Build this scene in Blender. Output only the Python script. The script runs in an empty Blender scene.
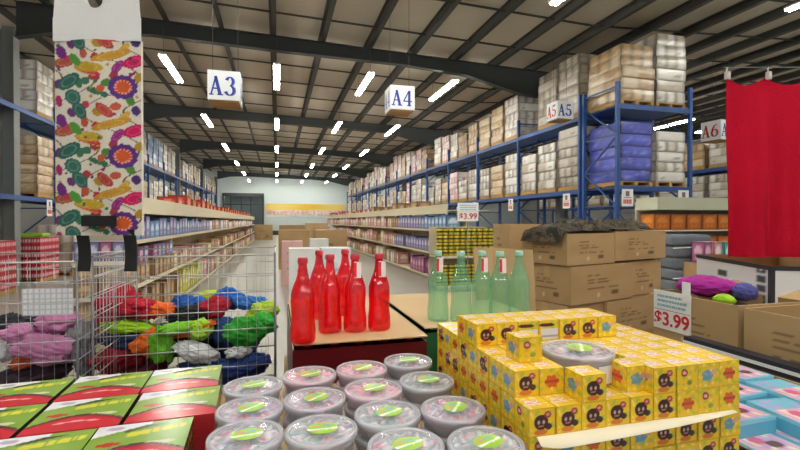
import bpy, math, random
from mathutils import Vector, Matrix, noise
R = random.Random(7)
S = bpy.context.scene
COL = S.collection
PI = math.pi
F = 458.0; PSI = math.radians(15.03); HC = 1.75; HY = 221.0

def at(px, py, d):
    """world point at photo position (px,py) and camera depth d"""
    r = (px-400)/F; u = (HY-py)/F
    return (d*(r*math.cos(PSI)+math.sin(PSI)), d*(math.cos(PSI)-r*math.sin(PSI)), HC+u*d)

ORD = ['zeroth','first','second','third','fourth','fifth','sixth','seventh','eighth','ninth','tenth','eleventh','twelfth',
       'thirteenth','fourteenth','fifteenth','sixteenth','seventeenth','eighteenth','nineteenth','twentieth']
TENS = {2:'twenty',3:'thirty',4:'forty',5:'fifty',6:'sixty'}
def ordn(n):
    if n <= 20: return ORD[n]
    t, u = divmod(n, 10)
    if u == 0: return {3:'thirtieth',4:'fortieth',5:'fiftieth',6:'sixtieth'}[t]
    return TENS[t]+'-'+ORD[u]

# ------------------------------------------------------------------ materials
def lin(c):
    if isinstance(c, str):
        c = [int(c[i:i+2], 16)/255 for i in (0, 2, 4)]
    return tuple(x/12.92 if x <= .04045 else ((x+.055)/1.055)**2.4 for x in c)
MATS = {}
def mat(name, c, rough=.6, metal=0, trans=0, alpha=1, var=0.0, scale=6, spec=.5, bump=0, bscale=20, emit=None, estr=0, ior=1.45, sub=0):
    if name in MATS: return MATS[name]
    m = bpy.data.materials.new(name); m.use_nodes = True
    nt = m.node_tree; b = nt.nodes['Principled BSDF']
    col = lin(c)
    b.inputs['Base Color'].default_value = (*col, 1)
    b.inputs['Roughness'].default_value = rough
    b.inputs['Metallic'].default_value = metal
    b.inputs['Transmission Weight'].default_value = trans
    b.inputs['Alpha'].default_value = alpha
    b.inputs['IOR'].default_value = ior
    b.inputs['Specular IOR Level'].default_value = spec
    if emit:
        b.inputs['Emission Color'].default_value = (*lin(emit), 1); b.inputs['Emission Strength'].default_value = estr
    if var or bump:
        tc = nt.nodes.new('ShaderNodeTexCoord')
        n = nt.nodes.new('ShaderNodeTexNoise'); n.inputs['Scale'].default_value = scale; n.inputs['Detail'].default_value = 4
        nt.links.new(tc.outputs['Object'], n.inputs['Vector'])
        if var:
            mx = nt.nodes.new('ShaderNodeMix'); mx.data_type = 'RGBA'
            mx.inputs['A'].default_value = (*[x*(1-var) for x in col], 1)
            mx.inputs['B'].default_value = (*[min(1, x*(1+var)) for x in col], 1)
            nt.links.new(n.outputs['Fac'], mx.inputs['Factor'])
            nt.links.new(mx.outputs['Result'], b.inputs['Base Color'])
        if bump:
            n2 = nt.nodes.new('ShaderNodeTexNoise'); n2.inputs['Scale'].default_value = bscale; n2.inputs['Detail'].default_value = 5
            nt.links.new(tc.outputs['Object'], n2.inputs['Vector'])
            bp = nt.nodes.new('ShaderNodeBump'); bp.inputs['Strength'].default_value = bump; bp.inputs['Distance'].default_value = .05
            nt.links.new(n2.outputs['Fac'], bp.inputs['Height']); nt.links.new(bp.outputs['Normal'], b.inputs['Normal'])
    MATS[name] = m
    return m
def printed(name='printed_card', rough=.5, spec=.4, trans=0.0):
    """colour comes from the print stored on the mesh"""
    if name in MATS: return MATS[name]
    m = bpy.data.materials.new(name); m.use_nodes = True
    nt = m.node_tree; b = nt.nodes['Principled BSDF']
    a = nt.nodes.new('ShaderNodeAttribute'); a.attribute_name = 'Print'
    nt.links.new(a.outputs['Color'], b.inputs['Base Color'])
    b.inputs['Roughness'].default_value = rough; b.inputs['Specular IOR Level'].default_value = spec
    MATS[name] = m; return m

CARD = mat('brown_cardboard', 'b3966b', .85, var=.12, scale=3)
CARD2 = mat('tan_cardboard', 'c9ab80', .85, var=.1, scale=3)
CARD_IN = mat('cardboard_inside', 'a98a60', .9)
STEEL_B = mat('blue_rack_steel', '2b4f8c', .45, var=.12)
STEEL_D = mat('dark_steel', '4a4b4c', .6)
STEEL_G = mat('grey_column_steel', '7e8280', .6, var=.1)
WIRE = mat('chrome_wire', 'b9babb', .3, metal=.85)
CREAM = mat('cream_shelf_metal', 'dcd2b4', .5)
CREAM_D = mat('shelf_back_panel', 'c3b99c', .7)
PALLET = mat('pallet_wood', 'b9935a', .8, var=.2)
WHITE = mat('white_card', 'eeeeea', .6)
RED_INK = mat('red_ink', 'c8202e', .6)
BLUE_INK = mat('blue_ink', '2a3f9e', .6)
BLACK = mat('black_webbing', '141416', .8)
DARK = mat('dark_edge_tape', '2a2830', .6)

# ------------------------------------------------------------------ mesh helpers
class MB:
    def __init__(s): s.v = []; s.f = []; s.m = []; s.c = []; s.sm = []
    def add(s, vs, fs, mi=0, cols=None, smooth=False):
        o = len(s.v); s.v += [tuple(p) for p in vs]
        for f in fs: s.f.append([o+i for i in f]); s.m.append(mi); s.sm.append(smooth)
        s.c += cols if cols else [(1, 1, 1, 1)]*len(vs)
        return s
    def box(s, x0, x1, y0, y1, z0, z1, mi=0, M=None):
        vs = [Vector(p) for p in ((x0,y0,z0),(x1,y0,z0),(x1,y1,z0),(x0,y1,z0),(x0,y0,z1),(x1,y0,z1),(x1,y1,z1),(x0,y1,z1))]
        if M: vs = [M @ p for p in vs]
        return s.add(vs, [(0,3,2,1),(4,5,6,7),(0,1,5,4),(1,2,6,5),(2,3,7,6),(3,0,4,7)], mi)
    def cbox(s, c, d, mi=0, M=None):
        return s.box(c[0]-d[0]/2, c[0]+d[0]/2, c[1]-d[1]/2, c[1]+d[1]/2, c[2]-d[2]/2, c[2]+d[2]/2, mi, M)
    def bar(s, a, b, w, h=None, mi=0):
        a = Vector(a); b = Vector(b); d = b-a; L = d.length
        q = d.to_track_quat('Y', 'Z').to_matrix().to_4x4()
        h = h or w
        return s.box(-w/2, w/2, 0, L, -h/2, h/2, mi, Matrix.Translation(a) @ q)
    def tube(s, pts, r, n=6, mi=0):
        pts = [Vector(p) for p in pts]; vs = []; fs = []
        for i, p in enumerate(pts):
            d = (pts[min(i+1, len(pts)-1)]-pts[max(i-1, 0)]).normalized()
            q = d.to_track_quat('Z', 'Y').to_matrix()
            for k in range(n):
                a = 2*PI*k/n; vs.append(p+q @ Vector((r*math.cos(a), r*math.sin(a), 0)))
        for i in range(len(pts)-1):
            for k in range(n):
                fs.append((i*n+k, i*n+(k+1) % n, (i+1)*n+(k+1) % n, (i+1)*n+k))
        fs.append(tuple(range(n))[::-1]); fs.append(tuple((len(pts)-1)*n+k for k in range(n)))
        return s.add(vs, fs, mi, None, True)
    def lathe(s, prof, n=28, mi=0, c=(0,0,0), cap0=True, cap1=True, cols=None):
        vs = []; fs = []; cc = []
        for j, (r, z) in enumerate(prof):
            for k in range(n):
                a = 2*PI*k/n; vs.append((c[0]+r*math.cos(a), c[1]+r*math.sin(a), c[2]+z))
                if cols: cc.append(cols[j])
        for j in range(len(prof)-1):
            for k in range(n):
                fs.append((j*n+k, j*n+(k+1) % n, (j+1)*n+(k+1) % n, (j+1)*n+k))
        if cap0: fs.append(tuple(range(n))[::-1])
        if cap1: fs.append(tuple((len(prof)-1)*n+k for k in range(n)))
        return s.add(vs, fs, mi, cc or None, True)
    def grid(s, o, du, dv, nu, nv, fn=None, mi=0, disp=None):
        """patch o + u*du + v*dv carrying printed colours fn(u,v)"""
        o = Vector(o); du = Vector(du); dv = Vector(dv); vs = []; fs = []; cs = []
        nrm = du.cross(dv).normalized()
        for j in range(nv+1):
            for i in range(nu+1):
                u = i/nu; v = j/nv; p = o+du*u+dv*v
                if disp: p = p+nrm*disp(u, v)
                vs.append(p); cs.append((*lin(fn(u, v)), 1) if fn else (1,1,1,1))
        for j in range(nv):
            for i in range(nu):
                a = j*(nu+1)+i; fs.append((a, a+1, a+nu+2, a+nu+1))
        return s.add(vs, fs, mi, cs, bool(disp))
    def build(s, name, mats, parent=None, loc=None, rotz=0, me=None):
        if me is None:
            me = bpy.data.meshes.new(name); me.from_pydata(s.v, [], s.f)
            for mm in (mats if isinstance(mats, (list, tuple)) else [mats]): me.materials.append(mm)
            me.polygons.foreach_set('material_index', s.m)
            me.polygons.foreach_set('use_smooth', s.sm)
            if any(c != (1,1,1,1) for c in s.c):
                at_ = me.color_attributes.new('Print', 'FLOAT_COLOR', 'POINT')
                at_.data.foreach_set('color', [x for c in s.c for x in c])
            me.update()
        o = bpy.data.objects.new(name, me); COL.objects.link(o)
        if parent: o.parent = parent
        if loc: o.location = loc
        if rotz: o.rotation_euler.z = rotz
        return o

def tag(o, label=None, cat=None, group=None, kind=None):
    if label: o['label'] = label
    if cat: o['category'] = cat
    if group: o['group'] = group
    if kind: o['kind'] = kind
    return o
def empty(name, loc=(0,0,0), rotz=0, label=None, cat=None, group=None):
    o = bpy.data.objects.new(name, None); COL.objects.link(o); o.empty_display_size = .05
    o.location = loc; o.rotation_euler.z = rotz
    return tag(o, label, cat, group)
def struct(name, mb, m):
    return tag(mb.build(name, m), kind='structure')
def dup(src, loc, rotz=0, label=None, group=None, scale=None):
    def cp(o, par):
        c = o.copy(); COL.objects.link(c)
        if par: c.parent = par
        for ch in o.children: cp(ch, c)
        return c
    c = cp(src, None); c.location = loc; c.rotation_euler.z = rotz
    if label: c['label'] = label
    if group: c['group'] = group
    if scale: c.scale = scale
    return c
def bevel(o, w=.004, seg=2):
    b = o.modifiers.new('edge', 'BEVEL'); b.width = w; b.segments = seg; b.limit_method = 'ANGLE'
    return o
def pbox(w, d, h, front, left, top, n=14, right=None, back=None):
    """closed box, base at z=0 centred in x,y, each face printed"""
    mb = MB(); x = w/2; y = d/2
    right = right or left; back = back or front
    mb.grid((-x,-y,0), (w,0,0), (0,0,h), n, n, front)
    mb.grid((-x,y,0), (0,-d,0), (0,0,h), n, n, left)
    mb.grid((x,-y,0), (0,d,0), (0,0,h), n, n, right)
    mb.grid((x,y,0), (-w,0,0), (0,0,h), n, n, back)
    mb.grid((-x,-y,h), (w,0,0), (0,d,0), n, n, top)
    mb.grid((-x,y,0), (w,0,0), (0,-d,0), 1, 1, lambda u, v: top(.02, .02))
    return mb
def mixc(a, b, t):
    t = max(0, min(1, t))
    A = [int(a[i:i+2], 16)/255 for i in (0,2,4)] if isinstance(a, str) else a
    B = [int(b[i:i+2], 16)/255 for i in (0,2,4)] if isinstance(b, str) else b
    return tuple(A[i]+(B[i]-A[i])*t for i in range(3))
def ell(u, v, cx, cy, rx, ry, rot=0):
    dx = u-cx; dy = v-cy; c = math.cos(rot); s = math.sin(rot)
    return math.hypot((dx*c+dy*s)/rx, (-dx*s+dy*c)/ry)
def text_mesh(txt, size, bold=.0, ext=.0008):
    cu = bpy.data.curves.new('lettering', 'FONT'); cu.body = txt; cu.size = size; cu.align_x = 'CENTER'; cu.align_y = 'CENTER'
    cu.offset = bold; cu.extrude = ext
    o = bpy.data.objects.new('lettering', cu); COL.objects.link(o)
    dg = bpy.context.evaluated_depsgraph_get()
    me = bpy.data.meshes.new_from_object(o.evaluated_get(dg))
    bpy.data.objects.remove(o)
    return me
def mesh_obj(name, me, m, parent=None, loc=(0,0,0), rot=(0,0,0)):
    me.materials.clear(); me.materials.append(m)
    o = bpy.data.objects.new(name, me); COL.objects.link(o); o.parent = parent; o.location = loc; o.rotation_euler = rot
    return o

# ================================================================== SETTING
def floor_mat():
    m = mat('concrete_floor', '9c988d', .34, var=.16, scale=.9, spec=.5)
    return m
struct('floor', MB().box(-16, 34, -12, 60, -.1, 0), floor_mat())
BLUEWALL = mat('pale_blue_wall', 'd3dedd', .8, var=.04)
GREYWALL = mat('grey_side_wall', '9d9d98', .8, var=.06)
# back wall with the tall doorway (x -6.2..-1.7, z 0..5)
w = MB()
w.box(-16, -6.2, 59, 59.3, 0, 8.5); w.box(-1.7, 34, 59, 59.3, 0, 8.5); w.box(-6.2, -1.7, 59, 59.3, 5.0, 8.5)
struct('wall_back', w, BLUEWALL)
struct('wall_left', MB().box(-16.2, -16, -12, 59.3, 0, 8.5), GREYWALL)
struct('wall_right', MB().box(34, 34.2, -12, 59.3, 0, 8.5), GREYWALL)
struct('baseboard_back', MB().box(-1.7, 34, 58.9, 59, 0, .55), mat('dark_wall_base', '3d3f40', .7))
d = MB(); d.box(-6.35, -6.15, 58.8, 59.2, 0, 5.1); d.box(-1.75, -1.55, 58.8, 59.2, 0, 5.1); d.box(-6.35, -1.55, 58.8, 59.2, 4.75, 5.15)
for x in (-5.4, -4.2, -3.1): d.box(x-.07, x+.07, 58.95, 59.1, 0, 4.75)
d.box(-6.2, -1.7, 58.95, 59.1, 3.7, 3.85)
struct('door_1', d, STEEL_D)
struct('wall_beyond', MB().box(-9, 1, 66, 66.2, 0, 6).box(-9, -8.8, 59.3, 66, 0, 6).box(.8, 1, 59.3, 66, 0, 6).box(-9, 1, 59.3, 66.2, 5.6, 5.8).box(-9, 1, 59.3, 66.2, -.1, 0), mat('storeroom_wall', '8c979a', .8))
# roof
RB = .25
def ztop(x): return RB+(7.2-.035*x if x < 8.6 else 6.9+.05*(x-8.6))
DECK = mat('roof_insulation', 'bfb7a8', .9, var=.1, scale=.7)
c = MB()
for x0, x1 in ((-16.2, 8.6), (8.6, 34.2)):
    z0, z1 = ztop(x0)+.22, ztop(8.599 if x0 < 0 else x1)+.22
    c.add([(x0,-12,z0),(x1,-12,z1),(x1,59.3,z1),(x0,59.3,z0),(x0,-12,z0+.1),(x1,-12,z1+.1),(x1,59.3,z1+.1),(x0,59.3,z0+.1)],
          [(0,3,2,1),(4,5,6,7),(0,1,5,4),(1,2,6,5),(2,3,7,6),(3,0,4,7)])
struct('ceiling', c, DECK)
PURL = mat('dark_purlin_paint', '3d3c38', .7)
GIRD = mat('dark_girder_paint', '3b3f3f', .65)
k = 0
x = -.12-1.5*10
while x < 33:
    zt = ztop(x)+.22
    struct('ceiling_purlin', MB().box(x-.012, x+.012, -12, 59, zt-.23, zt-.001).box(x-.03, x+.11, -12, 59, zt-.232, zt-.215).box(x-.09, x+.01, -12, 59, zt-.017, zt-.002), PURL)
    x += 1.5
for j in range(30):
    y = -6.1+2.15*j
    if abs((y-3.9) % 10.8) < .5: continue
    z = 7.2+.22-.16
    struct('ceiling_bridging_rod', MB().bar((-16, y, ztop(-16)+.1), (8.6, y, ztop(8.6)+.1), .045).bar((8.6, y, ztop(8.6)+.1), (33.9, y, ztop(33.9)+.1), .045), PURL)
def girder(y):
    g = MB()
    st = [(-6.8, 6.45), (-5.4, 6.78), (-3.5, 6.86), (0, 6.74), (4, 6.66), (6.3, 6.5), (8.4, 6.0), (10.1, 5.9)]
    for (xa, za), (xb, zb) in zip(st, st[1:]):
        za += RB; zb += RB; ta, tb = RB+7.2-.035*xa-.01, RB+7.2-.035*xb-.01
        for h0, h1, yy in ((0, 1, .012),):
            g.add([(xa,y-yy,za),(xb,y-yy,zb),(xb,y+yy,zb),(xa,y+yy,za),(xa,y-yy,ta),(xb,y-yy,tb),(xb,y+yy,tb),(xa,y+yy,ta)],
                  [(0,3,2,1),(4,5,6,7),(0,1,5,4),(1,2,6,5),(2,3,7,6),(3,0,4,7)])
        for (pa, pb) in ((za, zb), (ta-.02, tb-.02)):
            g.add([(xa,y-.12,pa),(xb,y-.12,pb),(xb,y+.12,pb),(xa,y+.12,pa),(xa,y-.12,pa+.02),(xb,y-.12,pb+.02),(xb,y+.12,pb+.02),(xa,y+.12,pa+.02)],
                  [(0,3,2,1),(4,5,6,7),(0,1,5,4),(1,2,6,5),(2,3,7,6),(3,0,4,7)])
    struct('ceiling_girder', g, GIRD)
    for xc, side in ((-6.97, 'left'), (10.1, 'right')):
        q = MB().box(xc-.15, xc+.15, y-.012, y+.012, 0, 7).box(xc-.17, xc-.15, y-.15, y+.15, 0, 6.9).box(xc+.15, xc+.17, y-.15, y+.15, 0, 6.9)
        struct('column_'+side, q, STEEL_G)
GY = (3.9, 14.7, 25.5, 36.3, 47.1, 57.9)
for y in GY: girder(y)

# ceiling lights ------------------------------------------------------------
TUBE = mat('lit_tube', 'ffffff', .5, emit='fffdf4', estr=52)
HOUSE = mat('light_housing', 'd8d8d4', .5)
def make_light():
    r = empty('ceiling_light', (0,0,0), 0)
    MB().box(-.1, .1, -1.3, 1.3, .045, .1).build('housing', HOUSE, r)
    q = MB()
    for x in (-.055, .055): q.tube([(x,-1.27,.02), (x,1.27,.02)], .035, 8)
    q.build('tube', TUBE, r)
    q = MB()
    for y in (-1.1, 1.1): q.tube([(0,y,.1), (0,y,.85)], .006, 4)
    q.build('chain', STEEL_D, r)
    return r
proto = None
colsL = [(-10.5, 'over the outer left aisle'), (-3.15, 'above the left shelving'), (0, 'over the central aisle'), (2.92, 'just right of the central aisle'),
         (5.8, 'nearest the long right rack'), (12.6, 'behind the long right rack'), (18.6, 'beyond the bright blue pallet'), (21.6, 'in the outermost right row')]
rowsL = [-8, -.2, 7.5, 15.65, 23.2, 31.2, 39.7, 47.8, 56.2]
for ci, (x, ph) in enumerate(colsL):
    for ri, y in enumerate(rowsL):
        z = 6.43
        if x in (18.6, 21.6): y += 2.6
        if x == 12.6: z = 7.1
        lab = f'white tube ceiling light {ph}, {ordn(ri+1)} from the camera end'
        if proto is None:
            proto = make_light(); o = proto; o.location = (x, y, z); tag(o, lab, 'ceiling light', 'fluorescent ceiling lights')
        else: o = dup(proto, (x, y, z), 0, lab)

dup(proto, (-5.2, 62, 5.0), 0, 'white tube ceiling light seen through the far doorway')
# ------------------------------------------------------------------ banner on the back wall
def ban(u, v):
    if v > .52: return mixc('f4c93c', 'f7dc7a', .5+.5*math.sin(u*9))
    if v > .12:
        t = noise.noise((u*34, v*5, 1)); t2 = noise.noise((u*9, v*2, 4))
        return mixc('efe3da', 'dba597', .8 if t > .08 and v < .46 else .25+.4*t2)
    return mixc('eef2f2', 'dfe8ea', u)
o = MB().grid((-1.3, 58.93, 2.3), (9.7,0,0), (0,0,1.6), 200, 16, ban).box(-1.3, 8.4, 58.935, 58.99, 2.3, 3.9, 1).build('banner', [printed(), WHITE])
tag(o, 'long yellow and white banner with faded red lettering on the pale back wall', 'banner')

# ================================================================== PALLET RACKS
def loadmesh(w, d, h, kind, seed):
    """stack of cartons with layers; returns MB (base z=0)"""
    rr = random.Random(seed); mb = MB()
    nl = max(2, round(h/.3)); lh = h/nl
    pal = {'white': ['dedad2', 'cfc8bc', 'e6e2da', 'b9ae9c'], 'brown': ['b4946a', 'a98a62', 'bd9f78', 'c4a883'], 'tan': ['cfb288', 'c2a273', 'd8c4a0', 'b8966a'],
           'pink': ['e3b8b8', 'd99fa4', 'ead0cc', 'e6dcd6'], 'blue': ['4650b8', '5059c4', '3d47aa', '4a55bd'], 'grey': ['a89a88', '94887a', 'b9ae9e', 'c4bcae'], 'sky': ['6f93bd', '5d83b3', '86a5c8', 'c5d2dd']}[kind]
    for l in range(nl):
        j = .02
        a = rr.uniform(-j, j); b = rr.uniform(-j, j); g = rr.uniform(0, .03)
        cols = [rr.choice(pal) for _ in range(12)]
        nx = rr.choice([2, 3]); 
        def fn(u, v, cols=cols, nx=nx):
            i = min(nx-1, int(u*nx)); e = abs(u*nx-round(u*nx))*2
            base = cols[i]
            n = noise.noise((u*7+l*3.1, v*6, seed))
            c_ = mixc(base, 'ffffff', max(0, n)*.5 if kind != 'brown' else max(0, n)*.28)
            if v < .05 or (e < .03): c_ = mixc(c_, '4a3a2a', .45)
            if .35 < v < .6 and .3 < (u*nx) % 1 < .62 and (i+l) % 3 == 0: c_ = mixc(c_, '6b5a48' if kind != 'blue' else 'c8cdf0', .5)
            return c_
        x0, x1, y0, y1 = -w/2+g+a, w/2-g+a, -d/2+g+b, d/2-g+b
        z0, z1 = l*lh, (l+1)*lh-.006
        W = x1-x0; D_ = y1-y0
        dsp = lambda u, v: .012*math.sin(PI*v)+.012*noise.noise((u*5, v*3, l+seed))*math.sin(PI*u)
        N = 9
        mb.grid((x0,y0,z0), (W,0,0), (0,0,z1-z0), N, 5, fn, 0, dsp); mb.grid((x0,y1,z0), (0,-D_,0), (0,0,z1-z0), N, 5, fn, 0, dsp)
        mb.grid((x1,y0,z0), (0,D_,0), (0,0,z1-z0), N, 5, fn, 0, dsp); mb.grid((x1,y1,z0), (-W,0,0), (0,0,z1-z0), N, 5, fn, 0, dsp)
        mb.grid((x0,y0,z1), (W,0,0), (0,D_,0), 3, 3, lambda u, v, c0=cols[0]: c0); mb.grid((x0,y1,z0), (W,0,0), (0,-D_,0), 1, 1, lambda u, v, c0=cols[1]: c0)
    return mb
WRAP = printed('shrink_wrapped_cartons', .32, .6)
def pallet_mb(w, d):
    p = MB()
    for x in (-w/2+.05, 0, w/2-.05): p.box(x-.045, x+.045, -d/2, d/2, .02, .11)
    n = 6
    for i in range(n):
        y = -d/2+(i+.5)*d/n
        p.box(-w/2, w/2, y-.07, y+.07, .11, .13)
    for y in (-d/2+.07, 0, d/2-.07): p.box(-w/2, w/2, y-.06, y+.06, 0, .02)
    return p
KINDN = {'white': 'white', 'brown': 'brown carton', 'tan': 'tan carton', 'pink': 'pink and white', 'blue': 'bright blue', 'grey': 'grey', 'sky': 'pale blue'}
LOADS = {}
def load(kind, h, w, d, seed=0):
    key = (kind, round(h, 1), seed)
    if key not in LOADS:
        LOADS[key] = (loadmesh(1.0, 1.0, round(h, 1), kind, seed*7+len(LOADS)), pallet_mb(1.0, 1.0))
        LOADS[key] = [LOADS[key], None]
    return LOADS[key]
def place_load(kind, h, w, d, x, y, z, label, group, seed=0, rotz=0):
    e = load(kind, h, w, d, seed)
    if e[1] is None:
        r = empty('pallet_load', (0,0,0), 0)
        e[0][0].build('carton_stack', WRAP, r, (0,0,.13)); e[0][1].build('pallet', PALLET, r)
        e[1] = r; o = r; o.location = (x,y,z); o.rotation_euler.z = rotz
        tag(o, label, 'pallet of boxes', group)
    else:
        o = dup(e[1], (x,y,z), rotz, label, group)
    o.scale = (w, d, 1)
    return o
def frame_mb(dx, dy, h):
    """upright frame with two posts dx,dy apart and lattice bracing"""
    m = MB()
    for (x, y) in ((0,0), (dx,dy)):
        m.cbox((x,y,h/2), (.1,.08,h)); m.cbox((x,y,.006), (.16,.14,.012))
    z = .25; s = 0
    while z+1.0 < h-.05:
        a, b = ((0,0), (dx,dy)) if s % 2 == 0 else ((dx,dy), (0,0))
        m.bar((a[0],a[1],z), (b[0],b[1],z+.95), .04); m.bar((0,0,z), (dx,dy,z), .035)
        z += .95; s += 1
    m.bar((0,0,h-.12), (dx,dy,h-.12), .04)
    return m
def long_rack(name, xf, xb, ys, z1, z2, h, label):
    r = empty(name, (xf, ys[0], 0), 0, label, 'pallet rack')
    f = frame_mb(xb-xf, 0, h)
    fr = None
    for y in ys:
        if fr is None: fr = f.build('upright_frame', STEEL_B, r, (0, y-ys[0], 0))
        else:
            c = fr.copy(); COL.objects.link(c); c.parent = r; c.location = (0, y-ys[0], 0)
    bm_ = None
    L = ys[1]-ys[0]
    for y in ys[:-1]:
        for z in (z1, z2):
            for x in (0, xb-xf):
                if bm_ is None:
                    q = MB().box(-.035, .035, .04, L-.04, -.13, 0)
                    bm_ = q.build('beam', STEEL_B, r, (x, y-ys[0], z))
                else:
                    c = bm_.copy(); COL.objects.link(c); c.parent = r; c.location = (x, y-ys[0], z)
    dk = None
    for y in ys[:-1]:
        for z in (z1, z2):
            if dk is None:
                q = MB()
                q.box(min(0, xb-xf)+.036, max(0, xb-xf)-.036, .06, L-.06, -.05, -.02)
                dk = q.build('deck_panel', STEEL_B, r, (0, y-ys[0], z))
            else:
                c = dk.copy(); COL.objects.link(c); c.parent = r; c.location = (0, y-ys[0], z)
    return r
YR = [11.8+3.6*i for i in range(14)]
long_rack('pallet_rack', 8.72, 9.82, YR, 2.69, 4.87, 5.5, 'long blue steel pallet rack along the right side, full of wrapped pallets')
YL = [9.8+3.6*i for i in range(14)]
long_rack('pallet_rack', -6.8, -7.9, YL, 2.45, 4.87, 5.4, 'long blue steel pallet rack along the left side behind the floral bag')
# loads on the right rack : (upper kind, height, lower kind, height)
rs = random.Random(11)
up = [('grey',1.75),('grey',1.7),('white',1.5), ('white',1.5),('tan',1.4),('tan',1.2), ('tan',1.2),('brown',.9),('white',1.2), ('pink',1.3),('white',1.4),('pink',1.5)]
lo = [('grey',1.75),('white',1.5),('white',1.3), ('white',1.5),('tan',1.2),('white',1.2), ('white',1.3),('white',.9),('pink',1.4), ('tan',1.0),('white',1.3),('white',.9)]
n = 0
for b in range(13):
    for s in range(3):
        n += 1
        y = YR[b]+.62+s*1.18
        ku, hu = up[n-1] if n <= len(up) else (rs.choice(['white','white','tan','pink','brown']), rs.uniform(1.1, 1.7))
        kl, hl = lo[n-1] if n <= len(lo) else (rs.choice(['white','white','pink','tan','white']), rs.uniform(.9, 1.7))
        if min(abs(y-g_) for g_ in GY) > .62: place_load(ku, hu, 1.05, rs.uniform(.95, 1.1), 9.27, y, 4.87, f'{KINDN[ku]} pallet load on top of right rack, {ordn(n)} from its near end', 'pallet loads on top of the right rack', n % 3)
        place_load(kl, hl, 1.05, rs.uniform(.95, 1.1), 9.27, y, 2.69, f'{KINDN[kl]} pallet load on lower beam of right rack, {ordn(n)} from near end', 'pallet loads on the lower beam of the right rack', (n+1) % 3)
n = 0
for b in range(13):
    for s in range(3):
        n += 1
        y = YL[b]+.62+s*1.18
        ku, hu = rs.choice(['white','white','grey','tan']), rs.uniform(1.1, 1.6)
        kl, hl = rs.choice(['white','brown','white','tan']), rs.uniform(1.1, 1.7)
        if y > 27.5 and y < 31.5: ku, hu = 'sky', 1.6
        if y < 18: ku, hu, kl, hl = 'tan' if n % 2 else 'white', 1.5, 'white' if n % 2 else 'tan', 1.7
        if min(abs(y-g_) for g_ in GY) < .72: continue
        place_load(ku, hu, 1.05, rs.uniform(.95, 1.1), -7.35, y, 4.87, f'{KINDN[ku]} pallet load on top of left rack, {ordn(n)} from its near end', 'pallet loads on top of the left rack', n % 3)
        place_load(kl, hl, 1.05, rs.uniform(.95, 1.1), -7.35, y, 2.45, f'{KINDN[kl]} pallet load on lower beam of left rack, {ordn(n)} from near end', 'pallet loads on the lower beam of the left rack', (n+1) % 3)
# end rack facing the camera : posts at x 8.7 / 11.0, y 10.2..11.6
e = empty('pallet_rack', (8.72, 10.25, 0), 0, 'short blue pallet rack facing the camera at the end of the long right rack', 'pallet rack')
f_ = frame_mb(0, 1.35, 5.45).build('upright_frame', STEEL_B, e)
c_ = f_.copy(); COL.objects.link(c_); c_.parent = e; c_.location = (2.4, 0, 0)
for z in (2.69, 4.87):
    for y in (0, 1.35): MB().box(.04, 2.36, -.035, .035, -.14, 0).build('beam', STEEL_B, e, (0, y, z))
    MB().box(.06, 2.34, .036, 1.314, -.05, -.02).build('deck_panel', STEEL_B, e, (0, 0, z))
place_load('tan', 1.5, 1.08, 1.35, 9.38, 10.95, 4.87, 'tall tan carton pallet load on the end rack top, above the bright blue load', 'pallet loads on the end rack', 5)
place_load('white', 1.85, 1.0, 1.3, 10.52, 10.95, 4.87, 'tallest white wrapped pallet load on the end rack top, nearest the red cloth', 'pallet loads on the end rack', 6)
place_load('blue', 1.65, 1.05, 1.3, 9.38, 10.95, 2.69, 'bright blue wrapped pallet load on the lower beam of the end rack', 'pallet loads on the end rack', 5)
place_load('white', 1.45, 1.0, 1.3, 10.52, 10.95, 2.69, 'white wrapped pallet load beside the bright blue one on the end rack', 'pallet loads on the end rack', 7)
# rack beyond (A6)
YA = [11.9+3.6*i for i in range(5)]
long_rack('pallet_rack', 16.3, 17.4, YA, 2.5, 3.8, 4.9, 'blue pallet rack standing behind the end rack beside the red cloth')
n = 0
for b in range(4):
    for s in range(3):
        n += 1; y = YA[b]+.62+s*1.18
        ka = ['tan','brown','white'][n % 3]
        place_load(ka, .9, 1.05, 1.0, 16.85, y, 3.8, f'{KINDN[ka]} pallet load on upper beam behind the red cloth, {ordn(n)} from near end', 'pallet loads on the rack behind the red cloth', n % 2)
        place_load('white', .9, 1.05, 1.0, 16.85, y, 2.5, f'white pallet load on lower beam behind the red cloth, {ordn(n)} from near end', 'pallet loads on the rack behind the red cloth', n % 2)
        place_load('white', 1.0, 1.05, 1.0, 16.85, y, .0, f'white floor pallet under rack behind red cloth, {ordn(n)} from near end', 'floor pallets under the rack behind the red cloth', n % 2)

# price cards on the rack beams
def price_card(x, y, z, w, h, label, rot=0, cat='price card', grp='price cards on the racks'):
    r = empty('price_card', (x, y, z), rot, label, cat, grp)
    MB().box(-w/2, w/2, -.006, 0, -h, 0).build('card', WHITE, r)
    q = MB()
    for i in range(5):
        q.box(-w*.36+i*w*.15, -w*.36+i*w*.15+w*.1, -.009, -.006, -h*.85, -h*.6)
    q.build('price', RED_INK, r)
    MB().box(-w*.16, w*.16, -.009, -.006, -h*.42, -h*.12).box(-w*.34, w*.34, -.009, -.006, -h*.52, -h*.48).build('print', mat('faded_print', '8d6f72', .7), r)
    return r
price_card(9.0, 10.2, 2.6, .36, .46, 'white price card with red figures hanging below the bright blue pallet load')
price_card(10.85, 10.2, 2.6, .36, .46, 'white price card with red figures at the outer corner of the end rack')
price_card(8.682, 12.4, 2.6, .36, .46, 'white price card under the nearest load of the long right rack', -PI/2)
price_card(8.682, 15.9, 2.6, .36, .46, 'white price card on the second post of the long right rack', -PI/2)
price_card(8.682, 19.3, 2.6, .36, .46, 'white price card on the third post of the long right rack', -PI/2)
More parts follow.
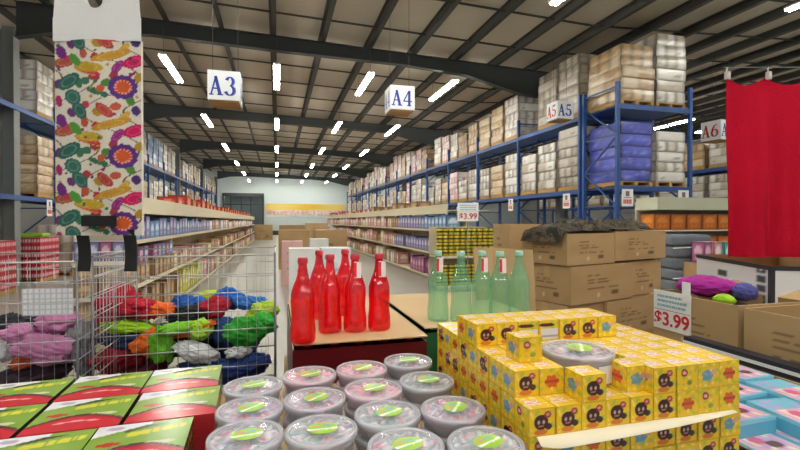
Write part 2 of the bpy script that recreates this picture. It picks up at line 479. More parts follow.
price_card(-6.757, 16.4, 2.4, .34, .5, 'white price card on the lower beam of the left rack beside the floral bag', PI/2)

# floor pallets under the left rack
def redcase(u, v):
    i = int(u*5); j = int(v*6)
    a = (u*5) % 1; b = (v*6) % 1
    if b < .06 or a < .04: return '7c1a25'
    if .3 < b < .75 and .12 < a < .88 and ((a*3) % 1) < .65: return 'e3bcc0'
    return 'c02c3e'
def redtop(u, v): return 'c9c2b8' if noise.noise((u*4, v*4, 2)) > 0 else 'b04a50'
for nn, (x, y) in enumerate([(-6.25, 12.7), (-6.5, 15.6)]):
    r = empty('pallet_load', (x-.45, y, 0), 0, ['stack of red printed cartons on the floor at the left edge under the rack', 'stack of red printed cartons between the grey column and the blue post'][nn], 'pallet of boxes', 'red carton stacks under the left rack')
    pbox(1.05, 1.15, 1.15, redcase, redcase, redtop, 40).build('carton_stack', printed(), r, (0,0,.13)); pallet_mb(1.05, 1.15).build('pallet', PALLET, r)
LIME = mat('lime_plastic', '8fbf3a', .5); 
o = bevel(MB().box(-.3, .3, -.25, .25, 0, .12).build('bag', LIME, None, (-6.8, 15.6, 1.28)), .05, 3); tag(o, 'lime green bag lying on the red carton stack by the grey column', 'bag')
for i, (x, y, z, nm, m_, lab) in enumerate([(-6.8, 17.3, 0, 'white', WHITE, 'a'), (-6.8, 18.9, 0, 'tan', CARD2, 'b'), (-6.9, 20.5, 0, 'brown', CARD, 'c')]):
    place_load(['white','tan','brown'][i], [1.5, 1.0, 1.2][i], 1.05, 1.05, x, y, 0, ['white wrapped pallet on the floor beside the left rack blue post', 'tan carton pallet on the floor just right of the blue post', 'brown carton pallet on the floor behind the floral bag'][i], 'floor pallets along the left rack', 3)

# ================================================================== GONDOLA SHELVING
def gondola(xf, dirx, y0, length, label, lv=(.12, .83, 1.5), ztop_=2.05, deep=1.2):
    """double sided unit; front face at xf, depth goes dirx"""
    r = empty('gondola_shelf', (xf, y0, 0), 0, label, 'store shelving', 'gondola shelving units')
    dpt = deep*dirx; L = length-.01
    def bx(q, xa, xb, ya, yb, za, zb): return q.box(min(xa,xb), max(xa,xb), ya, yb, za, zb)
    bx(MB(), .05*dirx, dpt-.05*dirx, 0, L, 0, .1).build('base', CREAM_D, r)
    bk = .6*dirx if deep > 1 else (deep-.03)*dirx
    bx(MB(), bk-.02, bk+.02, 0, L, .1, 1.93).build('back_panel', CREAM_D, r)
    for z in lv:
        q = bx(MB(), 0, bk-.02*dirx, 0, L, z-.03, z); bx(q, -.006*dirx, .0, 0, L, z-.05, z+.012)
        if deep > 1: bx(q, bk+.02*dirx, dpt, 0, L, z-.03, z)
        q.build('shelf', CREAM, r)
    bx(bx(MB(), 0, dpt, 0, L, ztop_-.03, ztop_), -.01*dirx, .01*dirx, 0, L, ztop_-.1, ztop_+.16).build('canopy', CREAM, r)
    for y in (.02, L-.06): bx(MB(), bk-.03, bk+.03, y, y+.04, 0, ztop_-.03).build('upright', CREAM, r)
    return r
for i in range(12): gondola(4.4, 1, 11.5+2.6*i, 2.6, f'cream gondola shelf unit right of the aisle, {ordn(i+1)} from its near end')
for i in range(14): gondola(-2.0, -1, 7.45+2.6*i, 2.6, f'cream gondola shelf unit left of the aisle, {ordn(i+1)} from its near end', (.12, .8, 1.46), 1.96, .62)

GOODS = {}
def goods_mesh(kind):
    P = {'lilac': ('8a86b0', 'cfcde0', '57547e'), 'blue': ('6f9ac4', 'dbe8f2', '4a6f9c'), 'pink': ('a8608a', 'd9b6c4', '6e3f60'), 'brown': ('a07c55', 'c9ab80', '6f5438'),
         'red': ('d0432f', 'f0a080', '8e2418'), 'yellow': ('c8c23a', 'efe9a0', '8d8a24'), 'cream': ('d8ccb0', 'f2ecdc', 'a8946c'), 'rose': ('cf9a9c', 'efdcdc', 'a35f63'), 'white': ('e4e4e2', 'ffffff', 'a0a0a8'), 'orange': ('c46a1e', 'd98b3c', '7e4010'), 'teal': ('5aa0a0', 'cfe6e2', '2f6c70')}[kind]
    def fr(u, v):
        if v < .05 or v > .95 or u < .05 or u > .95: return P[2]
        if ell(u, v, .5, .6, .32, .2) < 1: return P[1]
        if .15 < v < .3 and .15 < u < .85 and int(u*12) % 3: return P[1]
        return P[0]
    return pbox(1, 1, 1, fr, fr, lambda u, v: mixc(P[0], P[1], .3), 8)
def good(kind, nm, x, y, z, w, d, h, label, cat, group):
    if kind not in GOODS:
        o = goods_mesh(kind).build(nm, printed()); GOODS[kind] = o.data
    else:
        o = bpy.data.objects.new(nm, GOODS[kind]); COL.objects.link(o)
    o.location = (x,y,z); o.scale = (w,d,h)
    return tag(o, label, cat, group)
KW = {'lilac': 'lilac', 'blue': 'light blue', 'pink': 'purple-pink', 'brown': 'brown', 'red': 'red', 'yellow': 'yellow', 'cream': 'cream', 'rose': 'dusty pink', 'white': 'white', 'orange': 'orange'}
rg = random.Random(5)
LVN = ['bottom', 'middle', 'top']
for lvl, z in enumerate((.12, .83, 1.5)):
    y = 11.65; n = 0
    while y < 41.6:
        near = y < 19
        wd = rg.uniform(.28, .36) if near else rg.uniform(.6, .95)
        if lvl == 2: k = 'blue' if y < 13.4 else 'lilac' if y < 16.5 else rg.choice(['rose','cream','brown','rose'])
        elif lvl == 1: k = 'lilac' if y < 17 else rg.choice(['rose','cream','brown','rose','cream'])
        else: k = 'pink' if y < 15 else rg.choice(['brown','rose','cream','white'])
        skip = (lvl == 0 and 15 < y < 16.5) or rg.random() < .06
        if not skip:
            n += 1
            h = (rg.uniform(.36, .42) if lvl != 0 else rg.uniform(.4, .5)) if near else rg.uniform(.3, .52)
            h = min(h, .5)
            good(k, 'package', 4.63, y+wd/2, z, .42, wd-.02, h, f'{KW[k]} package on the {LVN[lvl]} shelf right of the aisle, {ordn(n)} from its near end', 'package', f'packages on the {LVN[lvl]} right shelf')
        y += wd
for lvl, z in enumerate((.12, .8, 1.46)):
    y = 7.55; n = 0
    while y < 42:
        near = y < 14
        wd = rg.uniform(.26, .34) if near else rg.uniform(.6, .95)
        if lvl == 2: k = ('blue' if rg.random() < .4 else 'lilac') if y < 15 else rg.choice(['cream','brown','rose','white'])
        elif lvl == 1: k = rg.choice(['lilac','lilac','pink','blue']) if y < 9.5 else rg.choice(['brown','cream','brown','rose'])
        else: k = 'brown' if y < 10.5 else 'yellow' if y < 13.5 else rg.choice(['brown','rose','cream','brown'])
        if lvl == 1 and y < 10.2: k = 'brown'
        if rg.random() > .06:
            n += 1
            h = rg.uniform(.25, .38) if lvl else rg.uniform(.42, .58)
            if lvl == 1 and y < 10.2:
                h = .3; kk = rg.choice(['lilac', 'lilac', 'pink', 'blue'])
                good(kk, 'package', -2.24, y+wd/2, z+.302, .38, wd-.03, .24, f'{KW[kk]} package on top of brown cartons left of aisle, {ordn(n)} from near end', 'package', 'packages on the brown cartons of the middle left shelf')
            good(k, 'package', -2.24, y+wd/2, z, .42, wd-.02, h, f'{KW[k]} package on the {LVN[lvl]} shelf left of the aisle, {ordn(n)} from its near end', 'package', f'packages on the {LVN[lvl]} left shelf')
        y += wd
el = empty('end_cap_shelf', (-2.62, 6.95, 0), 0, 'cream end shelf at the near end of the left gondola, behind the floral bag', 'store shelving')
MB().box(0, .62, 0, .48, 0, .1).build('base', CREAM_D, el); MB().box(0, .62, .44, .48, .1, 1.75).build('back_panel', CREAM_D, el)
for z in (.12, .72, 1.2): MB().box(0, .62, 0, .44, z-.03, z).box(0, .62, -.01, 0, z-.045, z+.01).build('shelf', CREAM, el)
for i in range(4):
    good(['lilac','lilac','pink','lilac'][i], 'package', -2.54+i*.152, 7.15, 1.2, .145, .3, .27, f'lilac package on the upper end shelf behind the bag, {ordn(i+1)} from the outer side', 'package', 'packages on the left end shelf')
for i in range(2):
    for l in range(2): good('brown', 'carton', -2.47+i*.3, 7.16, .72+l*.21, .28, .36, .2, f'brown carton on the middle end shelf behind the bag, {["outer","aisle"][i]} side, {["lower","upper"][l]}', 'cardboard box', 'brown cartons on the left end shelf')
    good('brown', 'carton', -2.47+i*.3, 7.16, .12, .28, .36, .5, f'tall brown carton on the bottom end shelf behind the bag, {["outer","aisle"][i]} side', 'cardboard box', 'brown cartons on the left end shelf')
# goods on top of the gondolas
n = 0
y = 11.2
while y < 40:
    n += 1
    good('red' if n % 3 else 'orange', 'package', -2.3, y, 1.96, .42, .55, rg.uniform(.3, .42), f'red package on top of the left shelving, {ordn(n)} from near end', 'package', 'red packages on top of the left shelving')
    y += rg.uniform(.7, 1.3)
n = 0; y = 15
while y < 42:
    n += 1
    k = 'brown' if y < 22 else rg.choice(['red','cream','rose'])
    good(k, 'tray', 4.75, y, 2.05, .5, .8, rg.uniform(.25, .4), f'{KW[k]} tray on top of the right shelving, {ordn(n)} from near end', 'tray', 'trays on top of the right shelving')
    y += rg.uniform(.9, 1.6)
# tins on the end cap of the right gondola
TINY = mat('yellow_tin_label', 'c9b32a', .35); TIND = mat('tin_dark', '4a4420', .4)
ec = empty('end_cap_shelf', (3.86, 10.8, 0), 0, 'cream end shelf at the near end of the right gondola holding yellow tins', 'store shelving')
MB().box(0, 1.6, 0, .6, 0, .1).build('base', CREAM_D, ec); MB().box(0, 1.6, .6, .64, 0, 1.6).build('back_panel', CREAM_D, ec)
for z in (.12, .86): MB().box(0, 1.6, 0, .6, z-.03, z).box(0, 1.6, -.01, 0, z-.05, z+.01).build('shelf', CREAM, ec)
tin0 = None
for lv, z0, nl in ((0, .12, 3), (1, .86, 4)):
    for l in range(nl):
        for i in range(10):
            loc = (3.955+i*.156, 10.9, z0+l*.178)
            lab = f'yellow tin, {["lower","upper"][lv]} end shelf, {ordn(l+1)} layer up, {ordn(i+1)} from the aisle'
            if tin0 is None:
                tin0 = empty('tin', loc, 0, lab, 'tin', 'yellow tins on the end shelf')
                MB().lathe([(.072,.012),(.074,.02),(.074,.155),(.072,.16)], 14).build('label_band', TINY, tin0)
                MB().lathe([(.073,.0),(.073,.012)], 14).lathe([(.073,.16),(.073,.176),(.062,.176)], 14).lathe([(.0755,.065),(.0755,.11)], 14).build('rim', TIND, tin0)
            else: dup(tin0, loc, 0, lab)
# white strips holding tin trays + $3.99 card on post
def word_card(name, loc, rot, w, h, txt, size, label, cat):
    r = empty(name, loc, rot, label, cat)
    MB().box(-w/2, w/2, -.006, 0, -h/2, h/2).build('card', WHITE, r)
    q = MB()
    for j in range(3):
        x = -w*.38
        while x < w*.36:
            ww = R.uniform(.04, .1)*w; q.box(x, x+ww, -.0085, -.006, h*(.36-.12*j)-h*.03, h*(.36-.12*j)+h*.03); x += ww+w*.02
    q.build('print', mat('pale_blue_print', '8fb4c4', .7), r)
    MB().box(-w*.48, w*.48, -.008, -.006, h*.0, h*.012).build('rule', mat('grey_rule', '50606a', .7), r)
    mesh_obj('price', text_mesh(txt, size, size*.02), RED_INK, r, (0, -.0075, -h*.24), (PI/2, 0, 0))
    return r
p = at(468, 212, 10.9)
word_card('price_card', p, -PSI, .5, .44, '$3.99', .19, 'white price card with red price above the yellow tins', 'price card')
q = MB().tube([(p[0], p[1]+.012, 0), (p[0], p[1]+.012, p[2])], .012, 6)
tag(q.build('sign_post', STEEL_G), 'thin grey sign post holding the price card above the yellow tins', 'sign post')

# centre-aisle floor displays far down
def simple_carton(name, w, d, h, body, parent=None, inset=True):
    q = MB().box(-w/2, w/2, -d/2, d/2, 0, h)
    return q
def ctn_fn(base, ink, seed, top=False):
    def fn(u, v):
        n = noise.noise((u*3+seed, v*3, seed))
        c = mixc(base, 'ffffff' if n > 0 else '000000', abs(n)*.06)
        if top: return mixc(c, ink, .35) if abs(v-.5) < .012 else c
        if .25 < u < .75:
            for k_, vv in enumerate((.72, .62, .53, .40)):
                if abs(v-vv) < .02 and noise.noise((u*30, vv*20+seed, 0)) > -.15 and u < .45+.1*k_: return mixc(c, ink, .55)
        if .62 < u < .75 and .18 < v < .27: return mixc(c, ink, .65)
        if ell(u, v, .42, .2, .035, .06) < 1: return mixc(c, 'ffffff', .4)
        return c
    return fn
CT = {}
def carton(x, y, z, w, d, h, label, rot=0, kind='brown', group=None, cat='cardboard box', res=26):
    base, ink = {'brown': ('b39469', '4a3824'), 'tan': ('c4a67c', '59452c'), 'white': ('e6e6e4', '5a6a88'), 'bluewhite': ('dfe5ea', '4f83b8'), 'pinkish': ('e0b4b0', 'a84a50'), 'teal': ('9fb8bf', '3b6f80')}[kind]
    key = (kind, round(w/h, 1))
    r = empty('carton', (x,y,z), rot, label, cat, group)
    if key not in CT:
        sd = len(CT)*1.7
        o = pbox(1, 1, 1, ctn_fn(base, ink, sd), ctn_fn(base, ink, sd+.6), ctn_fn(base, ink, sd, True), res).build('body', printed('printed_carton', .8, .25), r)
        CT[key] = o.data
    else:
        o = bpy.data.objects.new('body', CT[key]); COL.objects.link(o); o.parent = r
    o.scale = (w, d, h)
    t = MB().box(-w/2-.001, w/2+.001, -.03, .03, h, h+.002).box(-w/2-.002, -w/2, -.03, .03, h-.09, h).box(w/2, w/2+.002, -.03, .03, h-.09, h)
    t.build('packing_tape', mat('packing_tape', 'c2a172', .25), r)
    return r
far = [(.55, 9.9, 'white', .62, .55, 1.18, 'white carton with blue print behind the red bottles, nearest the aisle on the left'),
       (1.2, 9.9, 'bluewhite', .62, .55, 1.18, 'white carton with blue print behind the red bottles, beside the gondola aisle'),
       (.4, 13.0, 'pinkish', .55, .5, 1.2, 'pink carton behind the white cartons in the middle of the aisle'),
       (1.15, 13.2, 'white', .5, .5, 1.25, 'white carton beside the pink one in the middle of the aisle'),
       (.6, 17.5, 'brown', 1.1, 1.0, 1.42, 'brown carton stack in mid aisle behind the pink carton'),
       (2.0, 18, 'brown', 1.2, 1.0, 1.4, 'brown carton stack in mid aisle nearer the right shelving'),
       (.7, 23, 'brown', 1.2, 1.1, 1.55, 'brown carton stack further down the middle of the aisle'),
       (2.4, 24, 'tan', 1.3, 1.1, 1.3, 'tan carton stack further down the aisle nearer the right shelving'),
       (1.0, 31, 'brown', 1.6, 1.2, 1.35, 'brown carton stack deep in the aisle below the banner'),
       (2.7, 33, 'tan', 1.5, 1.2, 1.6, 'tall tan carton stack deep in the aisle below the banner'),
       (-1.2, 45, 'brown', 1.6, 1.2, 1.4, 'brown carton stack at the far end of the left shelving')]
for x, y, k, w_, d_, h_, lab in far: carton(x, y, 0, w_, d_, h_, lab, 0, k, 'carton displays along the middle of the aisle')

# ================================================================== HANGING AISLE SIGNS
def glyph(ch, mb, ox, oz, s, y):
    """serif capital/digit drawn as flat strokes on the plane y, box s*0.6 x s"""
    def poly(pts): mb.add([(ox+a*s, y, oz+b*s) for a, b in pts], [tuple(range(len(pts)))])
    def stroke(pts):
        for (a, b, w0), (c_, d_, w1) in zip(pts, pts[1:]):
            dx, dz = c_-a, d_-b; l = math.hypot(dx, dz) or 1; nx, nz = -dz/l, dx/l; w0 *= 1.45; w1 *= 1.45
            poly([(a-nx*w0, b-nz*w0), (c_-nx*w1, d_-nz*w1), (c_+nx*w1, d_+nz*w1), (a+nx*w0, b+nz*w0)])
    if ch == 'A':
        stroke([(.08, .03, .025), (.32, .98, .03)]); stroke([(.52, .03, .06), (.3, .98, .05)]); stroke([(.16, .34, .025), (.45, .34, .025)])
        stroke([(-.02, .02, .022), (.2, .02, .022)]); stroke([(.38, .02, .022), (.68, .02, .022)])
    def arc(cx, cz, rx, rz, a0, a1, thick, n=14):
        pts = []
        for i in range(n+1):
            a = math.radians(a0+(a1-a0)*i/n); pts.append((cx+rx*math.cos(a), cz+rz*math.sin(a), .02+(thick-.02)*abs(math.cos(a))))
        stroke(pts)
    if ch == '3':
        arc(.27, .74, .17, .22, 165, -90, .06); arc(.26, .27, .22, .25, 90, -165, .065)
    if ch == '4':
        stroke([(.4, .02, .055), (.4, .98, .055)]); stroke([(.02, .3, .025), (.58, .3, .025)]); stroke([(.03, .3, .025), (.38, .97, .025)]); stroke([(.26, .02, .02), (.54, .02, .02)])
    if ch == '5':
        stroke([(.12, .93, .05), (.5, .95, .045)]); stroke([(.13, .95, .025), (.1, .55, .025)]); arc(.26, .31, .24, .28, 125, -165, .065)
    if ch == '6':
        arc(.29, .3, .23, .28, 0, 360, .06, 24); stroke([(.08, .34, .05), (.13, .65, .05), (.28, .88, .035), (.5, .97, .02)])
def aisle_sign(x, y, zb, s, chars, label, rot=0, left=None, ctop=None):
    r = empty('aisle_sign', (x, y, zb), rot, label, 'sign', 'hanging aisle signs')
    MB().box(-s/2, s/2, -s/2, s/2, .03, s).build('body', mat('sign_board', 'e9edf0', .5), r)
    MB().box(-s/2+.02, s/2-.02, -s/2+.02, s/2-.02, 0, .03).build('base_board', mat('sign_wood', 'a57b48', .7), r)
    q = MB(); sz = s*.62
    for i, ch in enumerate(chars): glyph(ch, q, -s*.44+i*s*.46, s*.2, sz, -s/2-.004)
    q.build('front_letters', BLUE_INK, r)
    for side, m_ in ((-1, RED_INK if left == 'red' else BLUE_INK), (1, BLUE_INK)):
        q = MB()
        for i, ch in enumerate(chars): glyph(ch, q, -s*.44+i*s*.46, s*.2, sz, -s/2-.004)
        o = q.build('side_letters', m_, r); o.rotation_euler.z = side*PI/2
    q = MB()
    for a in (-.4, .4): q.tube([(a*s, 0, s), (a*s, 0, (ctop or 7.0)-zb)], .005, 4)
    q.build('hanging_wire', STEEL_D, r)
aisle_sign(-.93, 9.2, 3.93, .56, 'A3', 'hanging white cube sign reading A3 in blue above the left shelving', .0)
aisle_sign(2.66, 9.95, 4.16, .55, 'A4', 'hanging white cube sign reading A4 in blue above the right shelving', .0)
aisle_sign(8.1, 11.9, 4.70, .54, 'A5', 'hanging white cube sign reading A5 in red and blue by the right rack', .0, 'red', 6.85)
pp = at(717, 142, 15.2)
aisle_sign(pp[0], pp[1], pp[2], .66, 'A6', 'hanging white cube sign reading A6 in red beside the red cloth', .1, 'red', 7.1)

# ================================================================== FOREGROUND : plastic tubs
PLAST = mat('clear_plastic', 'f2f2f8', .15, alpha=.3, spec=.9)
PLAST_L = mat('clear_plastic_lid', 'f4f4fa', .12, alpha=.2, spec=1.0)
PLAST_R = mat('clear_plastic_rim', 'e6e6ee', .14, alpha=.42, spec=1.0)
def tub(r=.0875, h=.05, tint='b4aab6', sticker='8dc22f', seed=0):
    rr = random.Random(seed)
    root = empty('plastic_tub', (0,0,0))
    MB().lathe([(r*.86,0),(r*.89,.003),(r*.95,h-.014)], 32, cap1=False).build('body', PLAST, root)
    lid = MB().lathe([(r*.955,h-.018),(r,h-.017),(r,h-.006),(r*.985,h-.001),(r*.94,h),(r*.93,h-.004),(r*.88,h-.005),(r*.86,h-.001)], 40, cap0=False, cap1=False)
    lid.lathe([(r*.86,h-.001),(r*.5,h+.0012),(r*.01,h+.0016)], 40, 1, cap0=False)
    lid.build('lid', [PLAST_R, PLAST_L], root)
    # contents : small coloured craft pieces
    q = MB()
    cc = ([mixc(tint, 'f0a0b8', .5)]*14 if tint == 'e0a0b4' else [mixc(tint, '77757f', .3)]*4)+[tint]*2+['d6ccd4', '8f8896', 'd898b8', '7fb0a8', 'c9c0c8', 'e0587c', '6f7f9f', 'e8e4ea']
    n = 13
    vs = []; cs = []; fs = []
    for j in range(n+1):
        for i in range(n+1):
            u = i/n*2-1; v = j/n*2-1
            m_ = max(abs(u), abs(v)); l = math.hypot(u, v) or 1
            x, y = u*m_/l*r*.9, v*m_/l*r*.9
            vs.append((x, y, h-.012+rr.uniform(-.006, .005))); cs.append((*lin(rr.choice(cc)), 1))
    for j in range(n):
        for i in range(n): a = j*(n+1)+i; fs.append((a, a+1, a+n+2, a+n+1))
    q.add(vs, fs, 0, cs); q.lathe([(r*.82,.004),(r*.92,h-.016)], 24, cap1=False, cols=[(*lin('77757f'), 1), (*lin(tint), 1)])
    q.build('contents', printed(), root)
    # oval label on the lid
    ang = rr.uniform(.1, .9)
    def lb(u, v):
        if abs(v-.42-.1*(u-.5)) < .05: return 'f2f2ea'
        if v > .5 and ell(u, v, .3, .68, .14, .1) < 1: return 'd98c7c'
        if v > .5 and ell(u, v, .62, .72, .16, .1) < 1: return '7fb8b4'
        return mixc(sticker, 'b8d860', u*.5)
    q = MB(); N = 12; vs = []; cs = []; fs = []
    for j in range(N+1):
        for i in range(N+1):
            u = i/N*2-1; v = j/N*2-1; m_ = max(abs(u), abs(v)); l = math.hypot(u, v) or 1
            a, b = u*m_/l, v*m_/l
            x, y = a*r*.42, b*r*.34
            vs.append((x*math.cos(ang)-y*math.sin(ang)+.004, x*math.sin(ang)+y*math.cos(ang)-.004, h+.0028)); cs.append((*lin(lb(a*.5+.5, b*.5+.5)), 1))
    for j in range(N):
        for i in range(N): a = j*(N+1)+i; fs.append((a, a+1, a+N+2, a+N+1))
    q.add(vs, fs, 0, cs); q.build('label_sticker', printed('glossy_sticker', .3), root)
    return root
tub_rows = [(-.072, [1.126, 1.287, 1.466]), (.102, [1.112, 1.313, 1.522]), (.278, [.985, 1.162, 1.345, 1.54]), (.455, [.947, 1.147, 1.37, 1.583])]
coln = ['column beside green boxes', 'second column from green boxes', 'second column from yellow boxes', 'column beside yellow boxes']
tp = [tub(seed=i, tint=t) for i, t in enumerate(['aeb0ba', 'e0a0b4', 'b2a6c0', 'b8b4b8'])]
for t_ in tp: t_.location = (0, 0, -50)
used = set()
pick = {(1,2): 1, (2,3): 1, (1,1): 2, (0,1): 2, (2,2): 1, (3,1): 2}
tsc = 1.0
HT = .05
for ci, (x, ys) in enumerate(tub_rows):
    for ri, y in enumerate(ys):
        v = pick.get((ci, ri), [0, 3, 0, 3][(ci+ri) % 4])
        what = ['clear tub', 'clear pink-filled tub', 'clear lilac-filled tub', 'clear grey-filled tub'][v]
        for l in range(2):
            z = 1.25-HT*(l+1)
            lab = f'{what}, {"top" if l == 0 else "lower"} layer, {coln[ci]}, {ordn(len(ys)-ri)} from bottles'
            if v not in used:
                o = tp[v]; used.add(v); o.location = (x, y, z); o['label'] = lab; o['category'] = 'tub'; o['group'] = 'plastic tubs'
            else: o = dup(tp[v], (x, y, z), 0, lab, 'plastic tubs')
            o.rotation_euler.z = R.uniform(-.35, .35)
carton(.19, 1.26, 0, .72, .86, 1.25-2*HT, 'brown pallet carton under the clear plastic tubs', 0, 'brown')

# ------------------------------------------------------------------ red/green printed boxes, left
def gtop(u, v):
    # v=1 far edge, u to the right
    arch = .15+.28*math.sin(PI*min(1, max(0, u*.9+.05)))
    c = mixc('779a38', '8dab48', noise.noise((u*4, v*4, 3))*.5+.5)
    if v < arch: 
        c = 'c3202f' if v < arch-.05 else '8e1a2a'
        if abs(v-arch*.55-.02) < .018 and .25 < u < .75: c = 'e9a0a4'
        return c
    if v < arch+.03: return '3a2f3a'
    edge = .95-.35*max(0, .75-u)
    if u < .55 and v > .7+u*.42: 
        if ell(u, v, .2, .9, .09, .05) < 1: return 'b9a8c0'
        return 'e6e4ea'
    if v > .64+u*.36-.0 and u < .95 and v < .93 and u > .3: return '4d5c28'
    if abs(v-(.62+.2*u)) < .055 and .35 < u < .95 and noise.noise((u*26, 0, 9)) > -.2: return 'd6cf3a'
    if ell(u, v, .22, .5, .12, .05) < 1: return 'b8402e'
    if ell(u, v, .72, .42, .16, .05) < 1: return 'ccd0a4'
    return c
def gfront(u, v):
    if v > .9: return 'b41c2c'
    if .25 < v < .5 and .1 < u < .6 and noise.noise((u*22, 1, 2)) > 0: return 'e0c4c4'
    return 'b01a2a'
def gside(u, v):
    if .3 < v < .7 and .1 < u < .9 and noise.noise((u*18, v*3, 5)) > .0: return 'b49c34'
    return '2c2a22'
gb = pbox(.222, .222, .055, gfront, gside, gtop, 44)
gme = None
GX = [-.755, -.52, -.293]; GXr = [(-.765,-.53,-.303), (-.75,-.516,-.283), (-.775,-.55,-.325)]
names_r = ['back row', 'middle row', 'front row']
for rj, y in enumerate([1.66, 1.432, 1.2]):
    for ci in range(3):
        x = GXr[rj][ci] ; yy = y+.0+ci*.012
        for l in range(2):
            z = 1.22-.055*(l+1)-.001*l
            lab = f'red-green box, {names_r[rj]}, {["edge column","middle column","column beside tubs"][ci]}, {["top layer","second layer"][l]}'
            if gme is None: o = gb.build('printed_box', printed('glossy_card', .22, .6)); gme = o.data
            else: o = bpy.data.objects.new('printed_box', gme); COL.objects.link(o)
            o.location = (x, yy, z); o.rotation_euler.z = math.radians(2.5); tag(o, lab, 'box', 'red and green printed boxes')
carton(-.52, 1.44, 0, .76, .74, 1.22-.112, 'brown pallet carton under the red and green boxes', 0, 'brown')

# ------------------------------------------------------------------ yellow monkey boxes
YEL = 'f0c524'
def ybg(u, v, s=0):
    c = YEL
    n = noise.noise((u*5+s*9, v*5, s))
    if n > .28: c = 'b9c43c'
    if n < -.42: c = 'f4dd70'
    if u < .03 or v < .03 or u > .97 or v > .97: c = 'c99a18'
    return c
def f_monkey(u, v):
    if ell(u, v, .72, .76, .13, .13) < 1: return 'a03434' if ell(u, v, .72, .76, .07, .07) > 1 else 'd98a80'
    if ell(u, v, .47, .5, .27, .27) < 1:
        if ell(u, v, .38, .5, .05, .07) < 1 or ell(u, v, .56, .5, .05, .07) < 1: return 'c79a8c'
        if ell(u, v, .46, .36, .12, .03) < 1: return 'a86a5c'
        return '3f2322'
    if ell(u, v, .74, .33, .14, .12) < 1: return '46282a'
    if ell(u, v, .45, .14, .26, .1) < 1: return 'd9772e'
    return ybg(u, v, 1)
def splat(u, v, cx, cy, r0, k=5):
    a = math.atan2(v-cy, u-cx); return math.hypot(u-cx, v-cy) < r0*(1+.14*math.sin(a*k+1)+.08*math.sin(a*2+2))
def f_blue(u, v):
    if ell(u, v, .75, .62, .12, .12) < 1: return 'e09a8a'
    if splat(u, v, .45, .5, .25): return '86a8a8' if noise.noise((u*6, v*6, 1)) > .1 else '6d99ad'
    return ybg(u, v, 2)
def f_red(u, v):
    if splat(u, v, .5, .5, .26, 6): return 'd8642a' if abs(v-.5) > .05 else 'b8452a'
    return ybg(u, v, 3)
def f_green(u, v):
    if ell(u, v, .35, .7, .16, .16) < 1: return 'a84038' if ell(u, v, .35, .7, .09, .06) > 1 else 'e0b0a8'
    if ell(u, v, .6, .3, .12, .1) < 1: return '7d9440'
    return ybg(u, v, 4)
def f_label(u, v):
    if .1 < u < .95 and .1 < v < .62: return 'ece8e4' if not (.2 < v < .3) else 'b9a8b0'
    if ell(u, v, .4, .78, .4, .09) < 1: return '4a2020'
    return ybg(u, v, 5)
def f_top(u, v):
    if .15 < u < .7 and .3 < v < .72 : return 'f3dccb' if noise.noise((u*9, v*9, 2)) > -.15 else 'e8a890'
    if abs(v-.5) < .015: return 'c79a18'
    return 'f2c838' if noise.noise((u*4, v*4, 7)) > -.3 else 'f6de86'
YM = [pbox(.0695, .0695, .066, a, b, f_top, 32).build('toy_box', printed('glossy_card', .22, .6)) for a, b in ((f_monkey, f_blue), (f_monkey, f_green), (f_blue, f_red), (f_red, f_monkey), (f_green, f_blue), (f_label, f_green))]
YN = ['monkey print', 'monkey print', 'blue print', 'orange print', 'badge print', 'white label']
yused = set(); yr = random.Random(3)
YX0, YY0, YS = .57, .955, .0712
def ybox(i, j, z, v, lab, dx=0, dy=0):
    x = YX0+(i+.5)*YS+dx+yr.uniform(-.001, .001); y = YY0+(j+.5)*YS+dy+yr.uniform(-.002, .002)
    if v not in yused: o = YM[v]; yused.add(v)
    else: o = bpy.data.objects.new('toy_box', YM[v].data); COL.objects.link(o)
    o.location = (x, y, z); o.rotation_euler.z = yr.uniform(-.02, .02)
    return tag(o, f'yellow box, {YN[v]}, {lab}', 'box', 'yellow boxes in the stack')
ZA = 1.241
def pv(i, j):
    return yr.choice([0, 0, 1, 2, 3, 4]) if j == 0 else yr.choice([2, 3, 3, 0, 4, 4])
for ln, z, missing in (('second layer below sheet', ZA-2*.067-.002, None), ('first layer below sheet', ZA-.067-.002, None), ('layer above sheet', ZA, None)):
    for i in range(9):
        for j in range(9):
            edge = i in (0, 8) or j in (0, 8)
            if ln.startswith('layer above'):
                edge = True
            if not edge: continue
            v = pv(i, j)
            if ln.startswith('layer above') and j == 0: v = [1, 0, 0, 0, 0, 0, 3, 4, 3, 3][i]
            if ln.startswith('first layer below') and j == 0: v = [4, 2, 3, 0, 2, 0, 0, 0, 2, 4][i]
            ybox(i, j, z, v, f'{ln}, {ordn(i+1)} from tubs, {ordn(j+1)} row back')
for i in range(9):
    for j in range(9):
        if (i, j) in ((0,0), (1,0), (3,0), (4,0)) or (2 <= i <= 4 and 1 <= j <= 3): continue
        
        v = [0, 0, 0, 0, 2, 0, 4, 2, 3][i] if j == 0 else pv(i, 0 if j == 1 and i < 2 else j)
        ybox(i, j, ZA+.067, v, f'upper layer, {ordn(i+1)} from tubs, {ordn(j+1)} row back')
ybox(4, 0, ZA+.067, 2, 'upper layer, stepped back beside the round tub', .012, .026)
for i in range(7):
    for j in range(2):
        ybox(i, j, ZA+.134, [0, 0, 5, 5, 0, 0, 2, 0][i] if j == 0 else pv(i, 1), f'topmost ridge layer, {ordn(i+1)} from the tubs, {"front" if j == 0 else "back"} row', 0, .301)
ybox(0, 1, ZA+.134, 4, 'lone box on top in front of the ridge layer', .045, .055)
